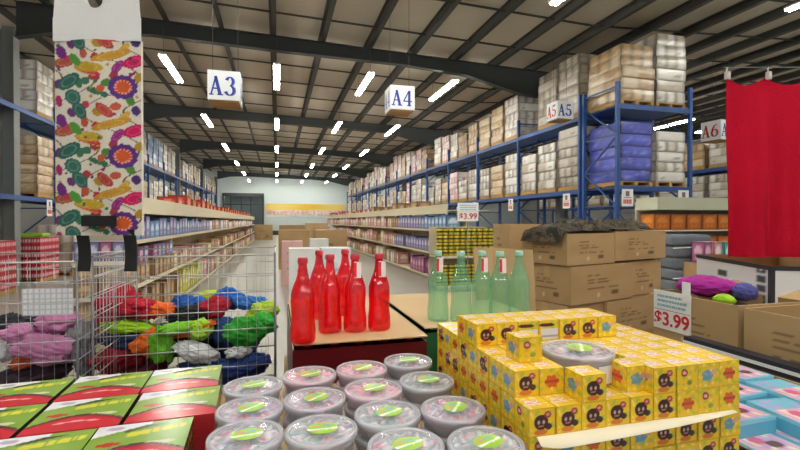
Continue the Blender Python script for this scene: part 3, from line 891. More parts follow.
# slip sheet
q = MB(); N = 24
vs = []; fs = []
for i in range(N+1):
    u = i/N; x = YX0+.02+u*(.598)
    out = .012+.03*(1-u)**.7*min(1, u*12+.3)
    droop = -.004*math.sin(PI*u)-.012*(1-u)
    for zz in (0, .0015): vs += [(x, YY0-out, ZA-.0022+droop*1+zz), (x, YY0-.002, ZA-.0022+zz), (x, YY0+.63, ZA-.0022+zz)]
for i in range(N):
    a = i*6; b = a+6
    fs += [(a, b, b+1, a+1), (a+1, b+1, b+2, a+2), (a+3, a+4, b+4, b+3), (a+4, a+5, b+5, b+4), (a, a+3, b+3, b), (a+2, b+2, b+5, a+5)]
q.add(vs, fs, 0, None, True)
tag(q.build('slip_sheet', mat('cream_paper', 'e9dfc4', .7)), 'cream paper sheet sticking out between the layers of yellow boxes', 'paper sheet')
carton(YX0+.32, YY0+.32, 0, .64, .64, ZA-2*.067-.003, 'brown pallet carton under the yellow boxes', 0, 'brown')
carton(YX0+.3204, YY0+.3204, ZA-2*.067-.0025, .49, .49, .1315, 'brown carton in the middle of the yellow stack below the paper sheet', 0, 'brown')
# single tub among the yellow boxes
big = tub(.1, .082, 'c0bcc6', '9ccc40', 21)
tag(big, 'clear round tub with green sticker sitting in the yellow boxes', 'tub'); big.location = (.822, 1.122, ZA+.067); big.rotation_euler.z = .3
for ch in big.children:
    if ch.name.startswith('body'):
        q = MB()
        for i in range(6):
            pass
q = MB(); vs = []; fs = []
for i in range(9):
    a = math.radians(-110+i*7); vs += [(.096*math.cos(a), .096*math.sin(a), .008), (.098*math.cos(a), .098*math.sin(a), .058)]
fs = [(2*i, 2*i+2, 2*i+3, 2*i+1) for i in range(8)]
q.add(vs, fs); q.build('side_label', WHITE, big)

# ------------------------------------------------------------------ bottles
def bottle_mb(h=.362, r=.054):
    k = h/.362
    prof = [(.0, .006), (.03, 0), (.048, .002), (.0525, .01), (.0535, .03), (.053, .06), (.0485, .095), (.0475, .12), (.05, .165), (.05, .2), (.046, .218), (.037, .245), (.028, .268), (.0215, .292), (.0185, .315), (.017, .335), (.0185, .338), (.0195, .342), (.0195, .352), (.017, .356), (.013, .357)]
    return [(a*r/.0535, z*k) for a, z in prof]
def tinted_glass(name, tint, body, fac, rough=.06):
    m = bpy.data.materials.new(name); m.use_nodes = True; nt = m.node_tree
    b = nt.nodes['Principled BSDF']; b.inputs['Base Color'].default_value = (*lin(body), 1); b.inputs['Roughness'].default_value = rough; b.inputs['Specular IOR Level'].default_value = .9
    t = nt.nodes.new('ShaderNodeBsdfTransparent'); t.inputs['Color'].default_value = (*tint, 1)
    tl = nt.nodes.new('ShaderNodeBsdfTranslucent'); tl.inputs['Color'].default_value = (*lin(body), 1)
    m1 = nt.nodes.new('ShaderNodeMixShader'); m1.inputs[0].default_value = .55
    nt.links.new(b.outputs[0], m1.inputs[1]); nt.links.new(tl.outputs[0], m1.inputs[2])
    mx = nt.nodes.new('ShaderNodeMixShader'); mx.inputs[0].default_value = fac
    nt.links.new(t.outputs[0], mx.inputs[1]); nt.links.new(m1.outputs[0], mx.inputs[2])
    gl = nt.nodes.new('ShaderNodeBsdfGlossy'); gl.inputs['Roughness'].default_value = rough; lw = nt.nodes.new('ShaderNodeLayerWeight'); lw.inputs['Blend'].default_value = .5
    pw = nt.nodes.new('ShaderNodeMath'); pw.operation = 'POWER'; pw.inputs[1].default_value = 3.5; nt.links.new(lw.outputs['Facing'], pw.inputs[0])
    fr = nt.nodes.new('ShaderNodeMath'); fr.operation = 'MULTIPLY_ADD'; fr.inputs[1].default_value = .35; fr.inputs[2].default_value = .09; nt.links.new(pw.outputs[0], fr.inputs[0])
    m3 = nt.nodes.new('ShaderNodeMixShader'); nt.links.new(fr.outputs[0], m3.inputs[0]); nt.links.new(mx.outputs[0], m3.inputs[1]); nt.links.new(gl.outputs[0], m3.inputs[2])
    nt.links.new(m3.outputs[0], nt.nodes['Material Output'].inputs['Surface'])
    return m
RGLASS = tinted_glass('red_glass', (.98, .09, .14), 'ff1030', .34)
GGLASS = tinted_glass('green_glass', (.76, .97, .86), 'a6e8c6', .24)
def make_bottle(name, glass, tagged, r=.054):
    root = empty(name, (0,0,0))
    o = MB().lathe(bottle_mb(r=r)[1:], 32, cap1=True).build('glass_body', glass, root)
    MB().lathe([(.0205,.334),(.0215,.337),(.0215,.352),(.019,.3595),(.001,.36)], 20, cap0=False).build('cap', mat(name+'_cap', 'c83444' if 'red' in name else 'a8d8c0', .3), root)
    if tagged:
        q = MB().box(-.016, .016, -.0015, 0, -.075, 0)
        o = q.build('price_tag', mat('tag_pale', 'e9d8da', .5), root, (.012, -.0285, .325)); o.rotation_euler.x = -.28
        o2 = MB().box(-.016, -.004, -.003, -.0015, -.072, -.004).build('tag_print', RED_INK, o)
    return root
rb = make_bottle('red_bottle', RGLASS, False); rbt = make_bottle('red_bottle', RGLASS, True)
Z0 = 1.236
bl = [(rb, .105, 1.985, 'red glass bottle at the near left corner of the cardboard slab'), (rb, .237, 2.135, 'red glass bottle second from the left in the front row'),
      (rbt, .352, 2.125, 'red glass bottle with pale tag, third in the front row'), (rbt, .469, 2.13, 'red glass bottle with pale tag at the right end of the front row'),
      (rb, .215, 2.45, 'red glass bottle in the back row between the two leftmost front bottles'), (rb, .36, 2.5, 'red glass bottle in the back row behind the tagged bottles')]
seen = set()
def put(p, loc, lab, grp, rot=0):
    if p.name not in seen: seen.add(p.name); o = p; o.location = loc; o.rotation_euler.z = rot; tag(o, lab, 'bottle', grp)
    else: o = dup(p, loc, rot, lab, grp)
    return o
for p_, x, y, lab in bl: put(p_, (x, y, Z0), lab, 'red glass bottles', PSI*-.6)
for i in range(5): put(rb, (.13+.115*i, 2.05, .866), f'red bottle in front of lower crate under slab, {ordn(i+1)} from the cage', 'red glass bottles under the slab')
for i in range(5): put(rb, (.125+.115*i, 2.9, .866), f'red glass bottle at the back of the lower crate, {ordn(i+1)} from the cage', 'red glass bottles under the slab')
gbt = make_bottle('green_bottle', GGLASS, False, .056); gbtt = make_bottle('green_bottle', GGLASS, True, .056)
for i, (px, tg) in enumerate([(438, 1), (461, 0), (482, 1), (500, 1), (519, 0)]):
    p = at(px, 330, 2.38 if i % 2 == 0 else 2.34)
    put(gbtt if tg else gbt, (p[0], p[1], Z0), f'pale green glass bottle{" with red and white tag" if tg else ""}, {ordn(i+1)} from the red bottles', 'green glass bottles', -.4)
for i in range(4): put(gbt, (.77+.14*i, 2.2, .866), f'pale green bottle in the lower crate under the second slab, {ordn(i+1)} from the red bottles', 'green bottles under the slab')
for i in range(4): put(gbt, (.77+.14*i, 2.95, .866), f'pale green bottle at the back of the lower crate, {ordn(i+1)} from the red bottles', 'green bottles under the slab')
o = bevel(MB().box(.07, .655, 1.955, 3.1, 1.2275, 1.2345).build('cardboard_slab', CARD2), .002); tag(o, 'flat tan cardboard slab carrying the red glass bottles', 'cardboard sheet')
o = bevel(MB().box(.69, 1.36, 2.1, 3.1, 1.2275, 1.2345).build('cardboard_slab', CARD2), .002); tag(o, 'flat tan cardboard slab carrying the pale green bottles', 'cardboard sheet')
carton(.365, 2.53, 0, .64, 1.14, .865, 'carton base under the crate of red bottles', 0, 'brown'); carton(1.03, 2.6, 0, .68, 1.0, .865, 'carton base under the crate of green bottles', 0, 'brown')
for x0, x1, y0, col, lab in ((.062, .655, 1.968, '5a0a16', 'dark red card crate around the lower red bottles under the slab'), (.69, 1.365, 2.11, '1c5a36', 'dark green card crate around the lower green bottles under the second slab')):
    r = empty('bottle_crate', (0, 0, .8655), 0, lab, 'crate'); m_ = mat('crate_'+col, col, .3)
    MB().box(x0, x1, y0, y0+.006, 0, .34).build('front_panel', m_, r); MB().box(x0, x1, 3.075, 3.081, 0, .34).build('back_panel', m_, r)
    for xx in (x0, x1-.006): MB().box(xx, xx+.006, y0+.006, 3.075, 0, .34).build('side_panel', m_, r)
# ------------------------------------------------------------------ wire cages with garments
def cage(x0, x1, y0, y1, z0, z1, label):
    r = empty('wire_cage', (x0, y0, 0), 0, label, 'wire basket', 'wire cages of clothing')
    W = x1-x0; D_ = y1-y0
    def panel(p0, dirv, L, nm, step=.052):
        q = MB(); a = Vector(p0); dv = Vector(dirv)
        n_ = round(L/step)
        for i in range(n_+1):
            p_ = a+dv*(L*i/n_); q.tube([p_+Vector((0,0,z0)), p_+Vector((0,0,z1))], .0014, 4)
        nz = 9
        for j in range(nz+1):
            z = z0+(z1-z0)*j/nz; q.tube([a+Vector((0,0,z)), a+dv*L+Vector((0,0,z))], .0032 if j < nz else .005, 5)
        q.build(nm, WIRE, r)
    panel((0,0,0), (1,0,0), W, 'front_panel'); panel((0,D_,0), (1,0,0), W, 'back_panel'); panel((0,0,0), (0,1,0), D_, 'side_panel'); panel((W,0,0), (0,1,0), D_, 'side_panel')
    for (a, b) in ((0,0), (W,0), (0,D_), (W,D_)): MB().tube([(a,b,0), (a,b,z1+.012)], .0065, 8).build('corner_post', mat('cage_post_steel', '6e7074', .4, metal=.6), r)
    MB().box(0, W, 0, D_, z0-.02, z0).build('floor_panel', STEEL_D, r)
cage(-.93, -.012, 2.72, 3.5, .62, 1.557, 'wire mesh cage of bright coloured clothes behind the red and green boxes')
cage(-1.93, -1.0, 2.72, 3.5, .62, 1.54, 'wire mesh cage of pink and dark clothes at the left edge')
def garment(px, py, d, sx, sy, sz, col, label, seed, col2=None, group='clothes in the wire cages', amp=1.0):
    """crumpled cloth heap: folded sheet with ridged noise"""
    m = mat('cloth_'+col, col, .85, var=.18, scale=14)
    p = at(px, py, d); q = MB(); nu, nv = 60, 32; vs = []; fs = []
    for j in range(nv+1):
        th = PI*j/nv
        for i in range(nu):
            ph = 2*PI*i/nu
            dr = Vector((math.sin(th)*math.cos(ph), math.sin(th)*math.sin(ph), math.cos(th)))
            n1 = noise.noise(dr*1.6+Vector((seed*3.3, 0, 0))); n2 = 1-abs(noise.noise(dr*3.2+Vector((0, seed*2.1, 0))))*2; n3 = noise.noise(dr*8+Vector((0, 0, seed)))
            n4 = 1-abs(noise.noise(dr*5.5+Vector((seed*1.7, 3, seed))))*2.2
            k_ = .94+amp*(.4*n1+.28*n2+.14*n4+.07*n3)
            vs.append((dr.x*sx*k_, dr.y*sy*k_, dr.z*sz*k_))
    for j in range(nv):
        for i in range(nu): fs.append((j*nu+i, (j+1)*nu+i, (j+1)*nu+(i+1) % nu, j*nu+(i+1) % nu))
    q.add(vs, fs, 0, None, True)
    o = q.build('garment', m, None, p); o.rotation_euler = (0, R.uniform(-.3, .3), R.uniform(-.4, .4))
    return tag(o, label, 'clothing', group)
gs = [(118, 306, 2.98, .11, .12, .10, 'b5122f', 'crimson garment heaped at the upper left of the bright cage'), (140, 309, 2.9, .10, .08, .05, 'b5122f', 'crimson sleeve spilling beside the crimson heap'),
      (163, 309, 2.95, .10, .08, .035, 'e2661c', 'orange garment strip beside the crimson heap'), (130, 327, 2.86, .12, .07, .035, '9ecb22', 'lime garment just under the crimson heap'),
      (128, 340, 2.86, .13, .07, .06, '23365c', 'navy garment below the lime one in the bright cage'), (190, 305, 3.05, .09, .09, .05, '1f5aa8', 'royal blue garment at the top middle of the bright cage'),
      (192, 315, 2.92, .11, .08, .045, '14161c', 'black garment in the upper middle of the bright cage'), (214, 308, 2.98, .09, .08, .055, 'a3142f', 'dark red garment between black and blue ones'),
      (228, 298, 3.1, .08, .09, .055, '1d62b8', 'bright blue garment at the upper peak of the heap'), (252, 304, 3.0, .09, .07, .04, '2a6cb6', 'blue garment at the upper right of the bright cage'),
      (208, 296, 3.2, .06, .05, .03, 'bfd62c', 'small lime scrap at the top of the heap'), (262, 312, 2.95, .08, .06, .055, 'b4d436', 'lime garment in the upper right corner of the bright cage'),
      (185, 330, 2.86, .15, .07, .04, 'e0661a', 'orange garment across the middle of the bright cage'), (150, 342, 2.82, .08, .05, .06, 'e0661a', 'orange garment at the lower left of the bright cage'),
      (160, 345, 2.81, .07, .05, .09, '69b82c', 'bright green garment hanging in the middle left'), (180, 328, 2.81, .10, .05, .035, '7cc234', 'bright green garment lying across the orange one'),
      (200, 330, 2.82, .06, .05, .05, '9fcb34', 'yellow-green garment in the middle of the bright cage'), (245, 332, 2.84, .10, .07, .07, '2f9c34', 'green garment on the right side of the bright cage'),
      (262, 325, 2.86, .07, .06, .055, '35ac3a', 'green garment against the right corner post'), (226, 330, 2.88, .06, .06, .06, '1c3f7c', 'navy garment between the green ones'),
      (118, 358, 2.84, .12, .08, .065, '8c0f2a', 'dark crimson garment at the lower left of the bright cage'), (195, 352, 2.8, .11, .05, .05, 'dfe3e6', 'white garment at the bottom of the bright cage'),
      (238, 352, 2.81, .06, .05, .03, 'd5dade', 'small white garment at the lower right of the heap'), (245, 366, 2.82, .13, .07, .055, '1b3470', 'navy garment at the lower right of the bright cage'),
      (210, 372, 2.9, .16, .1, .06, '22407e', 'navy garment at the very bottom of the bright cage'), (140, 372, 2.95, .16, .12, .06, '5a1426', 'maroon garment at the very bottom of the bright cage'),
      (190, 335, 3.2, .22, .15, .12, '33384a', 'dark slate garment buried in the bright cage'), (235, 345, 3.2, .12, .15, .12, '27406c', 'slate blue garment buried on the right'),
      (58, 322, 2.85, .10, .08, .06, 'c77fae', 'pink patterned garment at the top of the left cage'), (20, 335, 2.8, .10, .07, .05, 'c480ac', 'pink garment along the left edge of the frame'),
      (50, 350, 2.78, .14, .06, .07, 'cb86b2', 'large pink garment low in the left cage'), (35, 328, 2.95, .12, .1, .06, '2a2632', 'black garment among the pink ones'),
      (8, 322, 2.9, .08, .08, .04, '2e3038', 'dark grey garment at the upper left of the left cage'), (25, 362, 2.79, .07, .05, .03, 'c8552e', 'orange scrap at the bottom of the left cage'),
      (82, 335, 2.9, .06, .08, .08, '8f9096', 'grey garment at the right of the left cage'), (84, 358, 2.82, .045, .06, .1, '606068', 'charcoal garment hanging low at the right of the left cage'),
      (6, 352, 2.8, .05, .05, .05, 'c9cbd2', 'pale grey garment at the left frame edge'), (35, 372, 2.9, .2, .12, .07, '3a2a38', 'dark plum garment at the bottom of the left cage')]
for i, g_ in enumerate(gs): garment(*g_, seed=i+1)
# white grid card on the left cage
def gridc(u, v):
    a = (u*9) % 1; b = (v*5) % 1
    return 'c9ccd4' if a < .22 or b < .25 else 'edeef2'
p = at(47, 302, 2.58)
o = MB().grid((-.13, 0, -.075), (.26,0,0), (0,0,.15), 54, 40, gridc).box(-.13, .13, .0005, .004, -.075, .075, 1).build('card', [printed(), WHITE], None, p); o.rotation_euler.z = -.1
tag(o, 'white checked card hooked on the front of the left wire cage', 'card')

# ------------------------------------------------------------------ floral tote bag hanging
def bag_fn():
    rr = random.Random(12)
    items = []
    def motif(cx, cy):
        L = []
        L += [('e', cx-.33, cy+.10, .13, .055, .5, '2f5f57'), ('e', cx-.28, cy+.02, .09, .06, -.6, '35665c'), ('e', cx-.2, cy-.05, .10, .05, -.9, '2f5f57')]
        L += [('f', cx+.3, cy+.07, .17, .066)]
        L += [('e', cx+.10, cy-.05, .10, .04, -.7, 'a8403a'), ('e', cx+.12, cy-.052, .055, .022, -.7, '5a8a3c')]
        L += [('e', cx+.17, cy-.12, .2, .035, .28, 'b98a2e'), ('e', cx+.3, cy-.09, .09, .03, .9, 'c39a3c')]
        L += [('e', cx-.08, cy+.17, .15, .04, -.1, 'b99a2c'), ('e', cx-.1, cy+.152, .15, .025, -.3, 'c0304a'), ('e', cx-.1, cy+.142, .13, .014, -.3, 'd9b03a')]
        L += [('e', cx-.38, cy+.20, .12, .042, .15, 'a0503a'), ('e', cx-.36, cy+.205, .07, .02, .15, '5f8f50')]
        L += [('e', cx+.42, cy+.2, .11, .05, .3, 'c01858'), ('e', cx+.24, cy+.175, .08, .032, .9, '8a2a74')]
        L += [('e', cx-.02, cy+.045, .08, .02, -.4, '2f6a4a'), ('e', cx-.25, cy-.14, .05, .04, .8, '4f8f3c'), ('e', cx+.0, cy-.13, .05, .02, .4, 'b0303c'), ('e', cx-.12, cy-.02+.0, .05, .018, -.3, 'a83a40')]
        L += [('e', cx+.06, cy+.06, .05, .018, .5, 'b85a3a'), ('e', cx+.1, cy+.03, .035, .02, 1.2, '336a58'), ('e', cx-.42, cy-.1, .06, .035, .4, '6a2a78'), ('e', cx+.44, cy-.05, .05, .025, .2, '4a2f6a'), ('e', cx-.36, cy-.13, .05, .016, -.6, 'b43a52'), ('e', cx-.45, cy+.0, .04, .03, .2, 'a02a62')]
        for q_, (ax_, ay_) in enumerate([(-.12, .1), (.2, .13), (.02, -.06), (-.46, .09), (.38, .0), (.22, -.03), (-.2, .09), (-.02, .12), (.47, .12), (-.3, -.06), (.12, .09), (-.14, -.11)]):
            L.append(('e', cx+ax_, cy+ay_, .06, .02, q_*1.3, ['3f6f58', '9a3a44', 'a8842e', '6a3070', '4f7f3c', 'b0503a'][q_ % 6]))
        for _ in range(26): L.append(('e', cx+rr.uniform(-.48, .48), cy+rr.uniform(-.2, .22), rr.uniform(.012, .03), rr.uniform(.005, .01), rr.uniform(-1, 1), rr.choice(['7a3a3a', '3c6a50', 'b08a3a', '8a2a5a', '444048'])))
        return L
    for cy in (1.04, .69, .336, -.01): items += motif(.5, cy)
    def fn(u, v):
        for it in items:
            if it[0] == 'e' and it[3] < .031: pass
            if it[0] == 'f':
                dx = (u-it[1])/it[3]; dy = (v-it[2])/it[4]; d_ = math.hypot(dx, dy); a = math.atan2(dy, dx)
                if d_ < .42: return 'c4552c'
                if d_ < .58: return 'e0a090' if math.sin(a*14) > 0 else 'b8402e'
                if d_ < .94+.04*math.sin(a*12): return '57307c'
            elif ell(u, v*2.3, it[1], it[2]*2.3, it[3]*(1.15 if it[3] > .07 else 1), it[4]*2.3*(.62 if it[3] > .07 else 1), it[5]) < 1:
                e_ = ell(u, v*2.3, it[1], it[2]*2.3, it[3]*(1.15 if it[3] > .07 else 1), it[4]*2.3*(.62 if it[3] > .07 else 1), it[5])
                return mixc(it[6], 'f0e6d0', .25) if (.55 < e_ < .68 and it[3] > .07) else it[6]
        vn = abs((u-.5-.32*math.sin(v*17.5)+.5) % .45-.22)
        if vn < .012: return '5a5044'
        return 'd4cdc0' if noise.noise((u*60, v*140, 0)) > -.4 else 'c2b9ab'
    return fn
bc = at(100, 138, 1.6)
bag = empty('tote_bag', (bc[0], bc[1], 1.70), -PSI, 'tall white floral patterned bag with black straps hanging at the upper left', 'bag')
H_ = .675; W_ = .3
bf = bag_fn()
q = MB()
nx, ny = 84, 190
wave = lambda u, v: .006*math.sin(u*PI*3+v*4)*(1-abs(2*u-1))+.012*math.sin(PI*u)
q.grid((-W_/2, -.006, 0), (W_,0,0), (0,0,H_), nx, ny, bf, 0, lambda u, v: wave(u, v)); q.grid((W_/2, .006, 0), (-W_,0,0), (0,0,H_), nx, ny//2, bf, 0, lambda u, v: wave(u, v))
q.grid((-W_/2, .006, 0), (0,-.012,0), (0,0,H_), 1, 30, lambda u, v: 'e3ded4'); q.grid((W_/2, -.006, 0), (0,.012,0), (0,0,H_), 1, 30, lambda u, v: 'e3ded4')
q.grid((-W_/2, .006, 0), (W_,0,0), (0,-.012,0), nx, 1, lambda u, v: 'e3ded4'); q.grid((-W_/2, -.006, H_), (W_,0,0), (0,.012,0), nx, 1, lambda u, v: 'e3ded4')
q.build('body', printed('printed_fabric', .85, .2), bag)
# header card with a round hanging hole
q = MB(); hw = W_/2+.002; zb, zt = H_-.003, H_+.175; hc = (-.005, H_+.137); hr = .026
ring = [(hc[0]+hr*math.cos(a), hc[1]+hr*math.sin(a)) for a in [2*PI*i/24 for i in range(24)]]
def outer(i):
    a = 2*PI*i/24; dx, dz = math.cos(a), math.sin(a); best = 9
    for lim, comp, o_ in ((hw-.0, dx, 0), (-hw, dx, 0), (zt+.03-hc[1], dz, 0), (zb-hc[1], dz, 0)):
        if abs(comp) > 1e-6 and lim/comp > 0: best = min(best, lim/comp)
    x, z = dx*best, hc[1]+dz*best
    return (x*(1-.05*max(0, min(1, (z-H_-.05)/.1))), z)
vs = []; fs = []
outs = [outer(i) for i in range(24)]
cor = {}
for yy in (-.012, -.008):
    for (x, z) in ring: vs.append((x, yy, z))
    for (x, z) in outs: vs.append((x, yy, z))
for i in range(24):
    j = (i+1) % 24
    fs += [(i, 24+i, 24+j, j), (48+i, 48+j, 72+j, 72+i), (24+i, 72+i, 72+j, 24+j), (i, j, 48+j, 48+i)]
q.add(vs, fs)
q.add([(-hw,-.012,zb),(outs[12][0],-.012,hc[1]),(outs[14][0],-.012,zb),(hw,-.012,zb),(outs[22][0],-.012,zb),(outs[0][0],-.012,hc[1])], [])
for sgn in (-1, 1):
    k_ = [i for i in range(24) if sgn*outs[i][0] > 0 and outs[i][1] < hc[1]]
    pts = sorted([(outs[i][0], outs[i][1]) for i in k_], key=lambda t: t[1])
q.box(-hw, hw, -.0118, -.0082, zb, zb+.08)
q.build('header', mat('white_felt_header', 'e4e4e4', .9, bump=.25, bscale=300), bag)
MB().box(-.045, .07, -.03, -.02, .032, .068).build('slot', BLACK, bag)
for x in (-.058, .105):
    q = MB(); vs = []; fs = []
    for i in range(9):
        t = i/8; z = .02-.145*t; xx = x+.006*math.sin(t*2)
        for a in (-.02, .02):
            for b in (-.004, .004): vs.append((xx+a, -.01+b+.008*math.sin(t*3), z))
    for i in range(8):
        a = i*4; fs += [(a, a+2, a+6, a+4), (a+1, a+5, a+7, a+3), (a, a+4, a+5, a+1), (a+2, a+3, a+7, a+6)]
    q.add(vs, fs); q.build('strap', BLACK, bag)
q = MB().tube([(0, -.03, hc[1]-.02+0), (0, -.012, hc[1]+hr-.004), (0, .01, hc[1]+.04), (0, .01, 7.2-1.7)], .0025, 6)
q.build('hanging_hook', STEEL_G, bag)

# ------------------------------------------------------------------ red cloth hanging at the right
q = MB(); nu, nv = 70, 60; vs = []; fs = []
pl = at(726, 80, 3.0); prr = at(850, 80, 3.0); W_ = (Vector(prr)-Vector(pl)).length
ux = (Vector(prr)-Vector(pl)).normalized(); nv_ = Vector((-ux.y, ux.x, 0))
cl = [0, .33, .68, 1.0]
zt_, zb_ = at(726, 77, 3)[2], at(726, 257, 3)[2]
for s_ in (0, 1):
    for j in range(nv+1):
        v = j/nv
        for i in range(nu+1):
            u = i/nu
            sag = min(abs(u-c_) for c_ in cl)
            top = zt_-.05*math.sin(min(1, sag/.17)*PI/2)-.03*sag
            z = top+(zb_-top)*v
            x = W_*(u+(.035*(v**.6))*(1-u))
            fold = .022*math.sin(u*19+1)*(.25+.75*v)+.012*math.sin(u*41)*v+.02*math.sin(v*5+u*6)*(1-v)
            vs.append(ux*x+nv_*(fold+.004*s_)+Vector((0, 0, z-zb_)))
n1 = (nu+1)*(nv+1)
for j in range(nv):
    for i in range(nu):
        a = j*(nu+1)+i; fs += [(a, a+nu+1, a+nu+2, a+1), (n1+a, n1+a+1, n1+a+nu+2, n1+a+nu+1)]
q.add(vs, fs, 0, None, True)
rc = empty('hanging_cloth', (pl[0], pl[1], zb_), 0, 'deep red cloth hanging from clips at the upper right', 'cloth')
q.build('fabric', mat('crimson_towelling', 'b5122c', .95, var=.1, scale=5, bump=.35, bscale=120, spec=.1), rc)
for c_ in cl:
    p = ux*(W_*c_)+Vector((0, 0, zt_-zb_))
    MB().cbox((p.x, p.y-.005, p.z+.005), (.03, .02, .05)).tube([(p.x, p.y, p.z+.02), (p.x, p.y, p.z+.06)], .004).build('clip', mat('grey_clip', 'b8b4ac', .4), rc)
a_ = Vector((0, 0, zt_-zb_+.06)); MB().tube([a_-ux*.02, a_+ux*(W_+.05)], .0035).tube([a_+ux*W_, a_+ux*W_+Vector((0,0,4.1))], .003).build('hanging_wire', STEEL_G, rc)

# ================================================================== CARTONS AT THE RIGHT
th = math.atan2(.39, 1.35)
ax = Vector((math.cos(th), math.sin(th), 0)); ay = Vector((-math.sin(th), math.cos(th), 0))
o0 = Vector((2.14, 3.05, 0))
def stk(a0, a1, z0, z1, label, b0=0, dep=.46, kind='brown'):
    c_ = o0+ax*((a0+a1)/2)+ay*(b0+dep/2)
    return carton(c_.x, c_.y, z0, a1-a0-.006, dep, z1-z0-.004, label, th, kind, 'big brown cartons stacked behind the bottles')
stk(.0, .60, 1.405, 1.655, 'big brown carton, upper tier of the stack, under the camouflage cloth, nearer the bottles')
stk(.60, 1.36, 1.415, 1.665, 'big brown carton, upper tier of the stack, nearer the red cloth')
stk(.02, .82, 1.10, 1.40, 'big brown carton, middle tier of the stack, nearer the bottles', -.02)
stk(.82, 1.34, 1.10, 1.40, 'big brown carton, middle tier of the stack, nearer the red cloth', .03)
stk(.02, .45, .80, 1.095, 'big brown carton, third tier down, nearer the bottles')
stk(.45, 1.2, .80, 1.095, 'big brown carton, third tier down, behind the yellow boxes', -.03)
stk(.02, .6, .40, .795, 'brown carton, fourth tier down, nearer the bottles'); stk(.6, 1.3, .40, .795, 'brown carton, fourth tier down, nearer the red cloth')
stk(.02, .6, 0, .395, 'brown carton on the floor at the bottom of the stack, nearer the bottles'); stk(.6, 1.3, 0, .395, 'brown carton on the floor at the bottom of the stack, nearer the red cloth')
p = at(526, 300, 4.4)
carton(p[0], p[1], 1.2, .5, .45, .52, 'plain brown carton behind the leaning cardboard sheet, beside the yellow tins', -.15, 'brown')
carton(p[0], p[1], 0, .52, .5, 1.195, 'tall brown carton under the plain carton behind the leaning sheet', -.15, 'brown')
# leaning cardboard sheet
pa = at(492, 330, 2.85); pb_ = at(548, 330, 3.0)
pa = Vector((pa[0], pa[1], 0)); pb_ = Vector((pb_[0], pb_[1], 0)); back = Vector((-.1, .35, 0))
q = MB(); th_ = Vector((.0, .006, 0))
def lean(p_, z): return p_+back*(z/1.6)*.5+Vector((0, 0, z))
base = [lean(pa, 0), lean(pb_-Vector((.02,0,0)), 0), lean(pb_+Vector((.04, 0, 0)), 1.55), lean(pa, 1.58)]
q.add(base+[b_+th_ for b_ in base], [(0,1,2,3),(7,6,5,4),(0,4,5,1),(1,5,6,2),(2,6,7,3),(3,7,4,0)])
tag(q.build('cardboard_sheet', CARD), 'brown cardboard sheet leaning upright behind the pale green bottles', 'cardboard sheet')

# camouflage cloth on the cartons
cm = bpy.data.materials.new('camouflage_fabric'); cm.use_nodes = True
nt = cm.node_tree; b_ = nt.nodes['Principled BSDF']; b_.inputs['Roughness'].default_value = .9
tc = nt.nodes.new('ShaderNodeTexCoord'); nz = nt.nodes.new('ShaderNodeTexNoise'); nz.inputs['Scale'].default_value = 14; rmp = nt.nodes.new('ShaderNodeValToRGB')
rmp.color_ramp.interpolation = 'CONSTANT'
e_ = rmp.color_ramp.elements; e_[0].color = (*lin('16150f'), 1); e_[1].position = .46; e_[1].color = (*lin('4a3f2c'), 1)
x_ = e_.new(.54); x_.color = (*lin('2c2d1c'), 1); x_ = e_.new(.6); x_.color = (*lin('5a4a3c'), 1)
nt.links.new(tc.outputs['Object'], nz.inputs['Vector']); nt.links.new(nz.outputs['Fac'], rmp.inputs['Fac']); nt.links.new(rmp.outputs['Color'], b_.inputs['Base Color'])
q = MB(); nu, nv = 80, 26; vs = []; fs = []
for s_ in (0, 1):
    for j in range(nv+1):
        for i in range(nu+1):
            u, v = i/nu, j/nv
            a = -.06+1.36*u; bb = .02+.40*v
            n = noise.fractal(Vector((u*9, v*4, 2.0)), .8, 2.0, 4)
            edge = min(1, min(u, 1-u)*8)*min(1, min(v, 1-v)*5+.15)
            z = 1.672+(.03+.05*(1-abs(n)*1.3)+.02*math.sin(u*17+3*v))*edge
            if u < .035: z -= (.035-u)*2.4
            if s_ == 1: z -= .012 if edge > .3 else .004
            vs.append(o0+ax*a+ay*(bb+.02*n)+Vector((0,0,z)))
n1 = (nu+1)*(nv+1)
for j in range(nv):
    for i in range(nu):
        a = j*(nu+1)+i; fs += [(a, a+1, a+nu+2, a+nu+1), (n1+a, n1+a+nu+1, n1+a+nu+2, n1+a+1)]
q.add(vs, fs, 0, None, True)
tag(q.build('camouflage_cloth', cm), 'crumpled dark camouflage cloth lying on top of the big brown cartons', 'cloth')

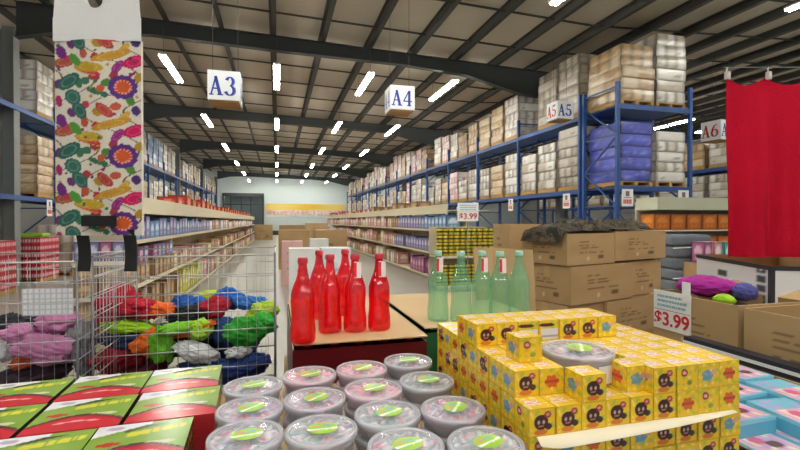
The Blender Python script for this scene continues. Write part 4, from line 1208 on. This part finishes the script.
# open bins along x = 2.2 facing the aisle
def open_carton(x0, x1, y0, y1, z0, z1, label, rot=0, kind='brown', flap=True, piv=None, edge=None, facefn=None):
    cx, cy = (x0+x1)/2, (y0+y1)/2
    r = empty('open_carton', (cx, cy, z0), rot, label, 'cardboard box')
    w, d_, h = x1-x0, y1-y0, z1-z0; t = .008
    base, ink = {'brown': ('ae9066', '4a3824'), 'white': ('dcdcdc', '3a3a44')}[kind]
    fn = facefn or ctn_fn(base, ink, x0*3+y0)
    q = MB()
    q.grid((-w/2,-d_/2,0), (w,0,0), (0,0,h), 30, 30, fn); q.grid((-w/2,d_/2,0), (0,-d_,0), (0,0,h), 30, 30, fn)
    q.grid((w/2,-d_/2,0), (0,d_,0), (0,0,h), 8, 8, fn); q.grid((w/2,d_/2,0), (-w,0,0), (0,0,h), 8, 8, fn)
    inn = lambda u, v: 'a5875e'
    q.grid((-w/2+t,-d_/2+t,0), (0,0,h), (w-2*t,0,0), 4, 4, inn); q.grid((-w/2+t,d_/2-t,0), (0,0,h), (0,-d_+2*t,0), 4, 4, inn)
    q.grid((w/2-t,-d_/2+t,0), (0,0,h), (0,d_-2*t,0), 4, 4, inn); q.grid((w/2-t,d_/2-t,0), (0,0,h), (-w+2*t,0,0), 4, 4, inn)
    q.grid((-w/2,-d_/2,.002), (w,0,0), (0,d_,0), 2, 2, inn)
    rim = lambda u, v: 'c4a880'
    for (a, b, c_, e2) in ((-w/2,-d_/2,w,t), (-w/2,d_/2-t,w,t), (-w/2,-d_/2,t,d_), (w/2-t,-d_/2,t,d_)): q.grid((a,b,h), (c_,0,0), (0,e2,0), 1, 1, rim)
    q.build('body', printed('printed_carton', .8, .25), r)
    if edge:
        e2 = MB()
        for (a, b, c_, dd) in ((-w/2-.003, -w/2+.001, -d_/2-.003, d_/2+.003), (-w/2-.003, w/2+.003, -d_/2-.003, -d_/2+.001), (-w/2-.003, w/2+.003, d_/2-.001, d_/2+.003), (w/2-.001, w/2+.003, -d_/2-.003, d_/2+.003)):
            e2.box(a, b, c_, dd, h-edge, h+.002)
        for a, b in ((-w/2, -d_/2),): e2.box(a-.004, a+.02, b-.004, b+.02, 0, h)
        e2.build('edge_tape', DARK, r)
    return r, w, d_, h
bin1, w, d_, h = open_carton(2.2, 2.66, 1.75, 2.28, 1.02, 1.33, 'open brown carton with the 3.99 price card on its side', 0)
bin2, w2, d2, h2 = open_carton(2.2, 2.7, 1.18, 1.72, 1.0, 1.325, 'open brown carton at the right frame edge, next to the price card carton', 0)
# folded-in flaps
for r_, ww, dd, hh in ((bin1, w, d_, h), (bin2, w2, d2, h2)):
    MB().add([(-ww/2+.01,-dd/2+.01,hh),(ww/2-.01,-dd/2+.01,hh),(ww/2-.05,-dd/2+.12,hh-.07),(-ww/2+.05,-dd/2+.12,hh-.07),(-ww/2+.01,-dd/2+.014,hh),(ww/2-.01,-dd/2+.014,hh),(ww/2-.05,-dd/2+.124,hh-.07),(-ww/2+.05,-dd/2+.124,hh-.07)],
             [(0,1,2,3),(7,6,5,4),(0,4,5,1),(1,5,6,2),(2,6,7,3),(3,7,4,0)]).build('flap', CARD, r_)
    MB().add([(ww/2-.01,-dd/2+.02,hh),(ww/2-.01,dd/2-.02,hh),(ww/2+.10,dd/2-.05,hh+.05),(ww/2+.10,-dd/2+.05,hh+.05),(ww/2-.01,-dd/2+.02,hh+.004),(ww/2-.01,dd/2-.02,hh+.004),(ww/2+.10,dd/2-.05,hh+.054),(ww/2+.10,-dd/2+.05,hh+.054)],
             [(0,1,2,3),(7,6,5,4),(0,4,5,1),(1,5,6,2),(2,6,7,3),(3,7,4,0)]).build('flap', CARD, r_)
carton(2.45, 1.75, 0, .52, 1.2, .995, 'brown pallet carton under the two open cartons', 0, 'brown')
# price card $3.99 on the carton side
pc = word_card('price_card', (2.1995, 2.14, 1.228), -PI/2, .255, .225, '$3.99', .108, 'white price card reading $3.99 in red on the open carton', 'price card')
o = MB().box(-.025, .025, -.008, -.002, -.05, .06).build('receipt_slip', mat('white_slip', 'f2f2f2', .5), None, (2.192, 2.035, 1.35)); o.rotation_euler = (0, 0, -PI/2)
tag(o, 'blank white paper slip at the top corner of the price card', 'paper slip')
def lblfn(u, v): return 'd0d0cc' if int(v*9) % 2 else '8f8f8c'
# contents of the bin
for c_, sz, col, lab, sd in (((2.40, 2.10, 1.375), (.15, .15, .055), '9c1a86', 'shiny purple cushion on top of the open carton with the price card', 61), ((2.47, 1.93, 1.36), (.07, .06, .05), '4a4a8c', 'violet blue folded cloth at the end of the purple cushion', 62),
        ((2.33, 1.93, 1.325), (.05, .05, .03), '9cc828', 'lime green cloth scrap in the open carton below the purple cushion', 63), ((2.43, 2.02, 1.2), (.15, .19, .1), '5a4a5c', 'dull plum cloth filling the open carton under the cushion', 64)):
    g_ = garment(684, 287, 2.9, *sz, col, lab, sd, group='things in the open carton', amp=.35); g_.location = c_; g_.rotation_euler = (0, 0, .2)
carton(*at(712, 300, 2.62)[:2], 1.27, .1, .1, .07, 'small white box in the open carton beside the purple cushion', .3, 'white')
# white carton behind
def wfn(u, v):
    c = mixc('d6d6d8', 'e2e2e2', noise.noise((u*3, v*3, 8))*.5+.5)
    if .35 < u < .5 and .72 < v < .82: return '44444c'
    if .35 < u < .58 and .62 < v < .66: return '9a9aa2'
    if .3 < u < .66 and .38 < v < .5 and int(v*40) % 2 and noise.noise((u*20, 0, 3)) > -.2: return 'b4b4ba'
    if u > .86 and u < .96 and .05 < v < .95:
        k_ = (v*7) % 1
        return '44444e' if k_ > .22 and not (.45 < k_ < .6 and .89 < u < .93) else c
    return c
a_, b_2 = Vector((3.02, 2.72, 0)), Vector((2.62, 1.9, 0))
dirv = (b_2-a_).normalized(); ang = math.atan2(dirv.y, dirv.x)  # local -x face runs from far to near
mid = (a_+b_2)/2; L_ = (b_2-a_).length
rot = ang+PI/2
nrm = Vector((math.cos(rot), math.sin(rot), 0))
cw = mid+nrm*.27
open_carton(cw.x-.27, cw.x+.27, cw.y-L_/2, cw.y+L_/2, 1.1, 1.5, 'large white open carton with dark edges in front of the red cloth', rot, 'white', edge=.022, facefn=wfn)
carton(cw.x, cw.y, 0, .5, L_, 1.095, 'brown carton under the large white open carton', rot, 'brown')

# ------------------------------------------------------------------ blue doll boxes, lower right
def btop(u, v):
    if v < .06 or v > .94 or u < .04 or u > .96: return '6fc0d8'
    if u < .62:
        if ell(u, v, .3, .4, .1, .16) < 1: return '6a4a48'
        if ell(u, v, .45, .6, .12, .14) < 1: return 'd86a90'
        n = noise.noise((u*6, v*6, 2)); return 'e4b0c6' if n > .1 else 'c9a6d8' if n > -.2 else 'f0dcc0'
    n = noise.noise((u*5, v*5, 4)); return '7cc4dc' if n > -.2 else 'b0a8dc'
def bside(u, v): return '5fb4d0' if v < .8 else '8fd0e2'
bb = pbox(.215, .155, .05, bside, bside, btop, 30)
bme = None
bz = 1.0495
for i, (x, y, l) in enumerate([(1.385+.165*a_, 1.045+.228*b_, 0) for a_ in range(4) for b_ in range(3)]+[(1.4, 1.16, 1), (1.58, 1.06, 1), (1.57, 1.31, 1), (1.76, 1.2, 1), (1.78, 1.44, 1), (1.39, 1.42, 1), (1.92, 1.06, 1)]):
    if bme is None: o = bb.build('picture_box', printed('glossy_card', .22, .6)); bme = o.data
    else: o = bpy.data.objects.new('picture_box', bme); COL.objects.link(o)
    o.location = (x, y, bz+.0505*l); o.rotation_euler.z = PI/2+([.05, -.09, .12, -.04][i % 4] if l else 0)
    rows = ['front', 'middle', 'back'][0 if y < 1.12 else 1 if y < 1.35 else 2]
    cn = ['in the column by the yellow boxes', 'in the second column', 'in the third column', 'in the column by the brown cartons'][min(3, int((x-1.3)/.165))]
    tag(o, f'sky blue picture box, {"loose on top" if l else "bottom layer"}, {rows} row, {cn}', 'box', 'sky blue picture boxes')
r = empty('display_rail', (2.08, .85, 0), 0, 'dark edged rail with white line between sky blue boxes and brown cartons', 'rail')
MB().box(0, .07, 0, 1.1, 1.0, 1.14).build('dark_board', DARK, r); MB().box(-.004, 0, 0, 1.1, 1.105, 1.12).build('white_line', WHITE, r)
MB().box(0, .07, 0, 1.1, 0, 1.0).build('support_board', CARD, r)
tr, _, _, _ = open_carton(1.29, 2.02, .92, 1.62, 1.04, 1.1, 'shallow white tray with dark edge holding the sky blue boxes', 0, 'white', edge=.02)
carton(1.645, 1.25, 0, .69, .7, 1.035, 'brown pallet carton under the sky blue boxes', 0, 'brown')

# ------------------------------------------------------------------ far right, behind the brown cartons
r = empty('folded_textile_stack', (*at(683, 270, 7.0)[:2], 0), -PSI, 'tall stack of folded grey textiles tied with white string beside the blue post', 'textiles')
for i in range(9):
    o = bevel(MB().box(-.3, .3, -.25, .25, 0, .17).build('folded_textile', mat('grey_denim', ['6a7078', '5d646c', '737a80'][i % 3] if False else '6a7078', .9, var=.25, scale=8), r, (R.uniform(-.02, .02), 0, i*.172)), .05, 3)
MB().tube([(-.31,-.27,.9),(.31,-.27,.95)], .008).tube([(-.31,-.27,1.35),(.31,-.27,1.38)], .008).build('string', WHITE, r)
g = empty('store_shelf', (10.3, 8.6, 0), 0, 'cream shelf unit with orange cartons behind the brown carton stack', 'store shelving')
sp = at(655, 203, 11.0); 
g.location = (8.1, 8.3, 0)
MB().box(0, 4.2, 0, .6, 0, .1).build('base', CREAM_D, g); MB().box(0, 4.2, .6, .64, 0, 2.2).build('back_panel', CREAM_D, g)
for z in (.12, .9, 1.55): MB().box(0, 4.2, 0, .6, z-.03, z).build('shelf', CREAM, g)
MB().box(0, 4.2, -.02, .6, 2.0, 2.28).build('canopy', mat('pale_green_canopy', 'c3c6ac', .6), g)
for i in range(9):
    good('orange', 'carton', 8.35+i*.45, 8.6, 1.55, .43, .4, .36, f'orange carton, upper shelf behind brown stack, {ordn(i+1)} from the bottles end', 'cardboard box', 'orange cartons on the shelf')
    good('orange', 'carton', 8.35+i*.45, 8.6, .9, .43, .4, .5, f'orange carton, lower shelf behind brown stack, {ordn(i+1)} from the bottles end', 'cardboard box', 'orange cartons on the shelf')
for i, (px, c_, nm) in enumerate([(702, 'pink', 'pink'), (712, 'rose', 'rose'), (722, 'teal', 'teal')]):
    p = at(px, 240, 6.6)
    good(c_, 'package', p[0], p[1], 1.15, .14, .2, .3, f'{nm} package on the carton behind the white open carton', 'package', 'packages behind the white carton')
p = at(712, 240, 6.6); carton(p[0], p[1], 0, .6, .5, 1.145, 'brown carton under the small packages behind the white open carton', -.2, 'brown')

for o_ in S.objects:
    pass
# ================================================================== CAMERA, WORLD
cam = bpy.data.cameras.new('camera'); co = bpy.data.objects.new('camera', cam); COL.objects.link(co)
cam.sensor_width = 36; cam.lens = 36*F/800; cam.clip_end = 200
co.location = (0, 0, HC)
pitch = -math.atan((225-HY)/F)
co.rotation_euler = (PI/2+pitch, 0, -PSI)
S.camera = co
wd = bpy.data.worlds.new('world'); S.world = wd; wd.use_nodes = True
wd.node_tree.nodes['Background'].inputs['Color'].default_value = (.86, .93, 1, 1)
wd.node_tree.nodes['Background'].inputs['Strength'].default_value = .3
S.view_settings.view_transform = 'Standard'; S.view_settings.look = 'None'; S.view_settings.gamma = 1; S.view_settings.use_curve_mapping = False
S.view_settings.exposure = 0.4
S.cycles.use_denoising = True
S.cycles.max_bounces = 8; S.cycles.transparent_max_bounces = 16
S.cycles.caustics_reflective = False; S.cycles.caustics_refractive = False
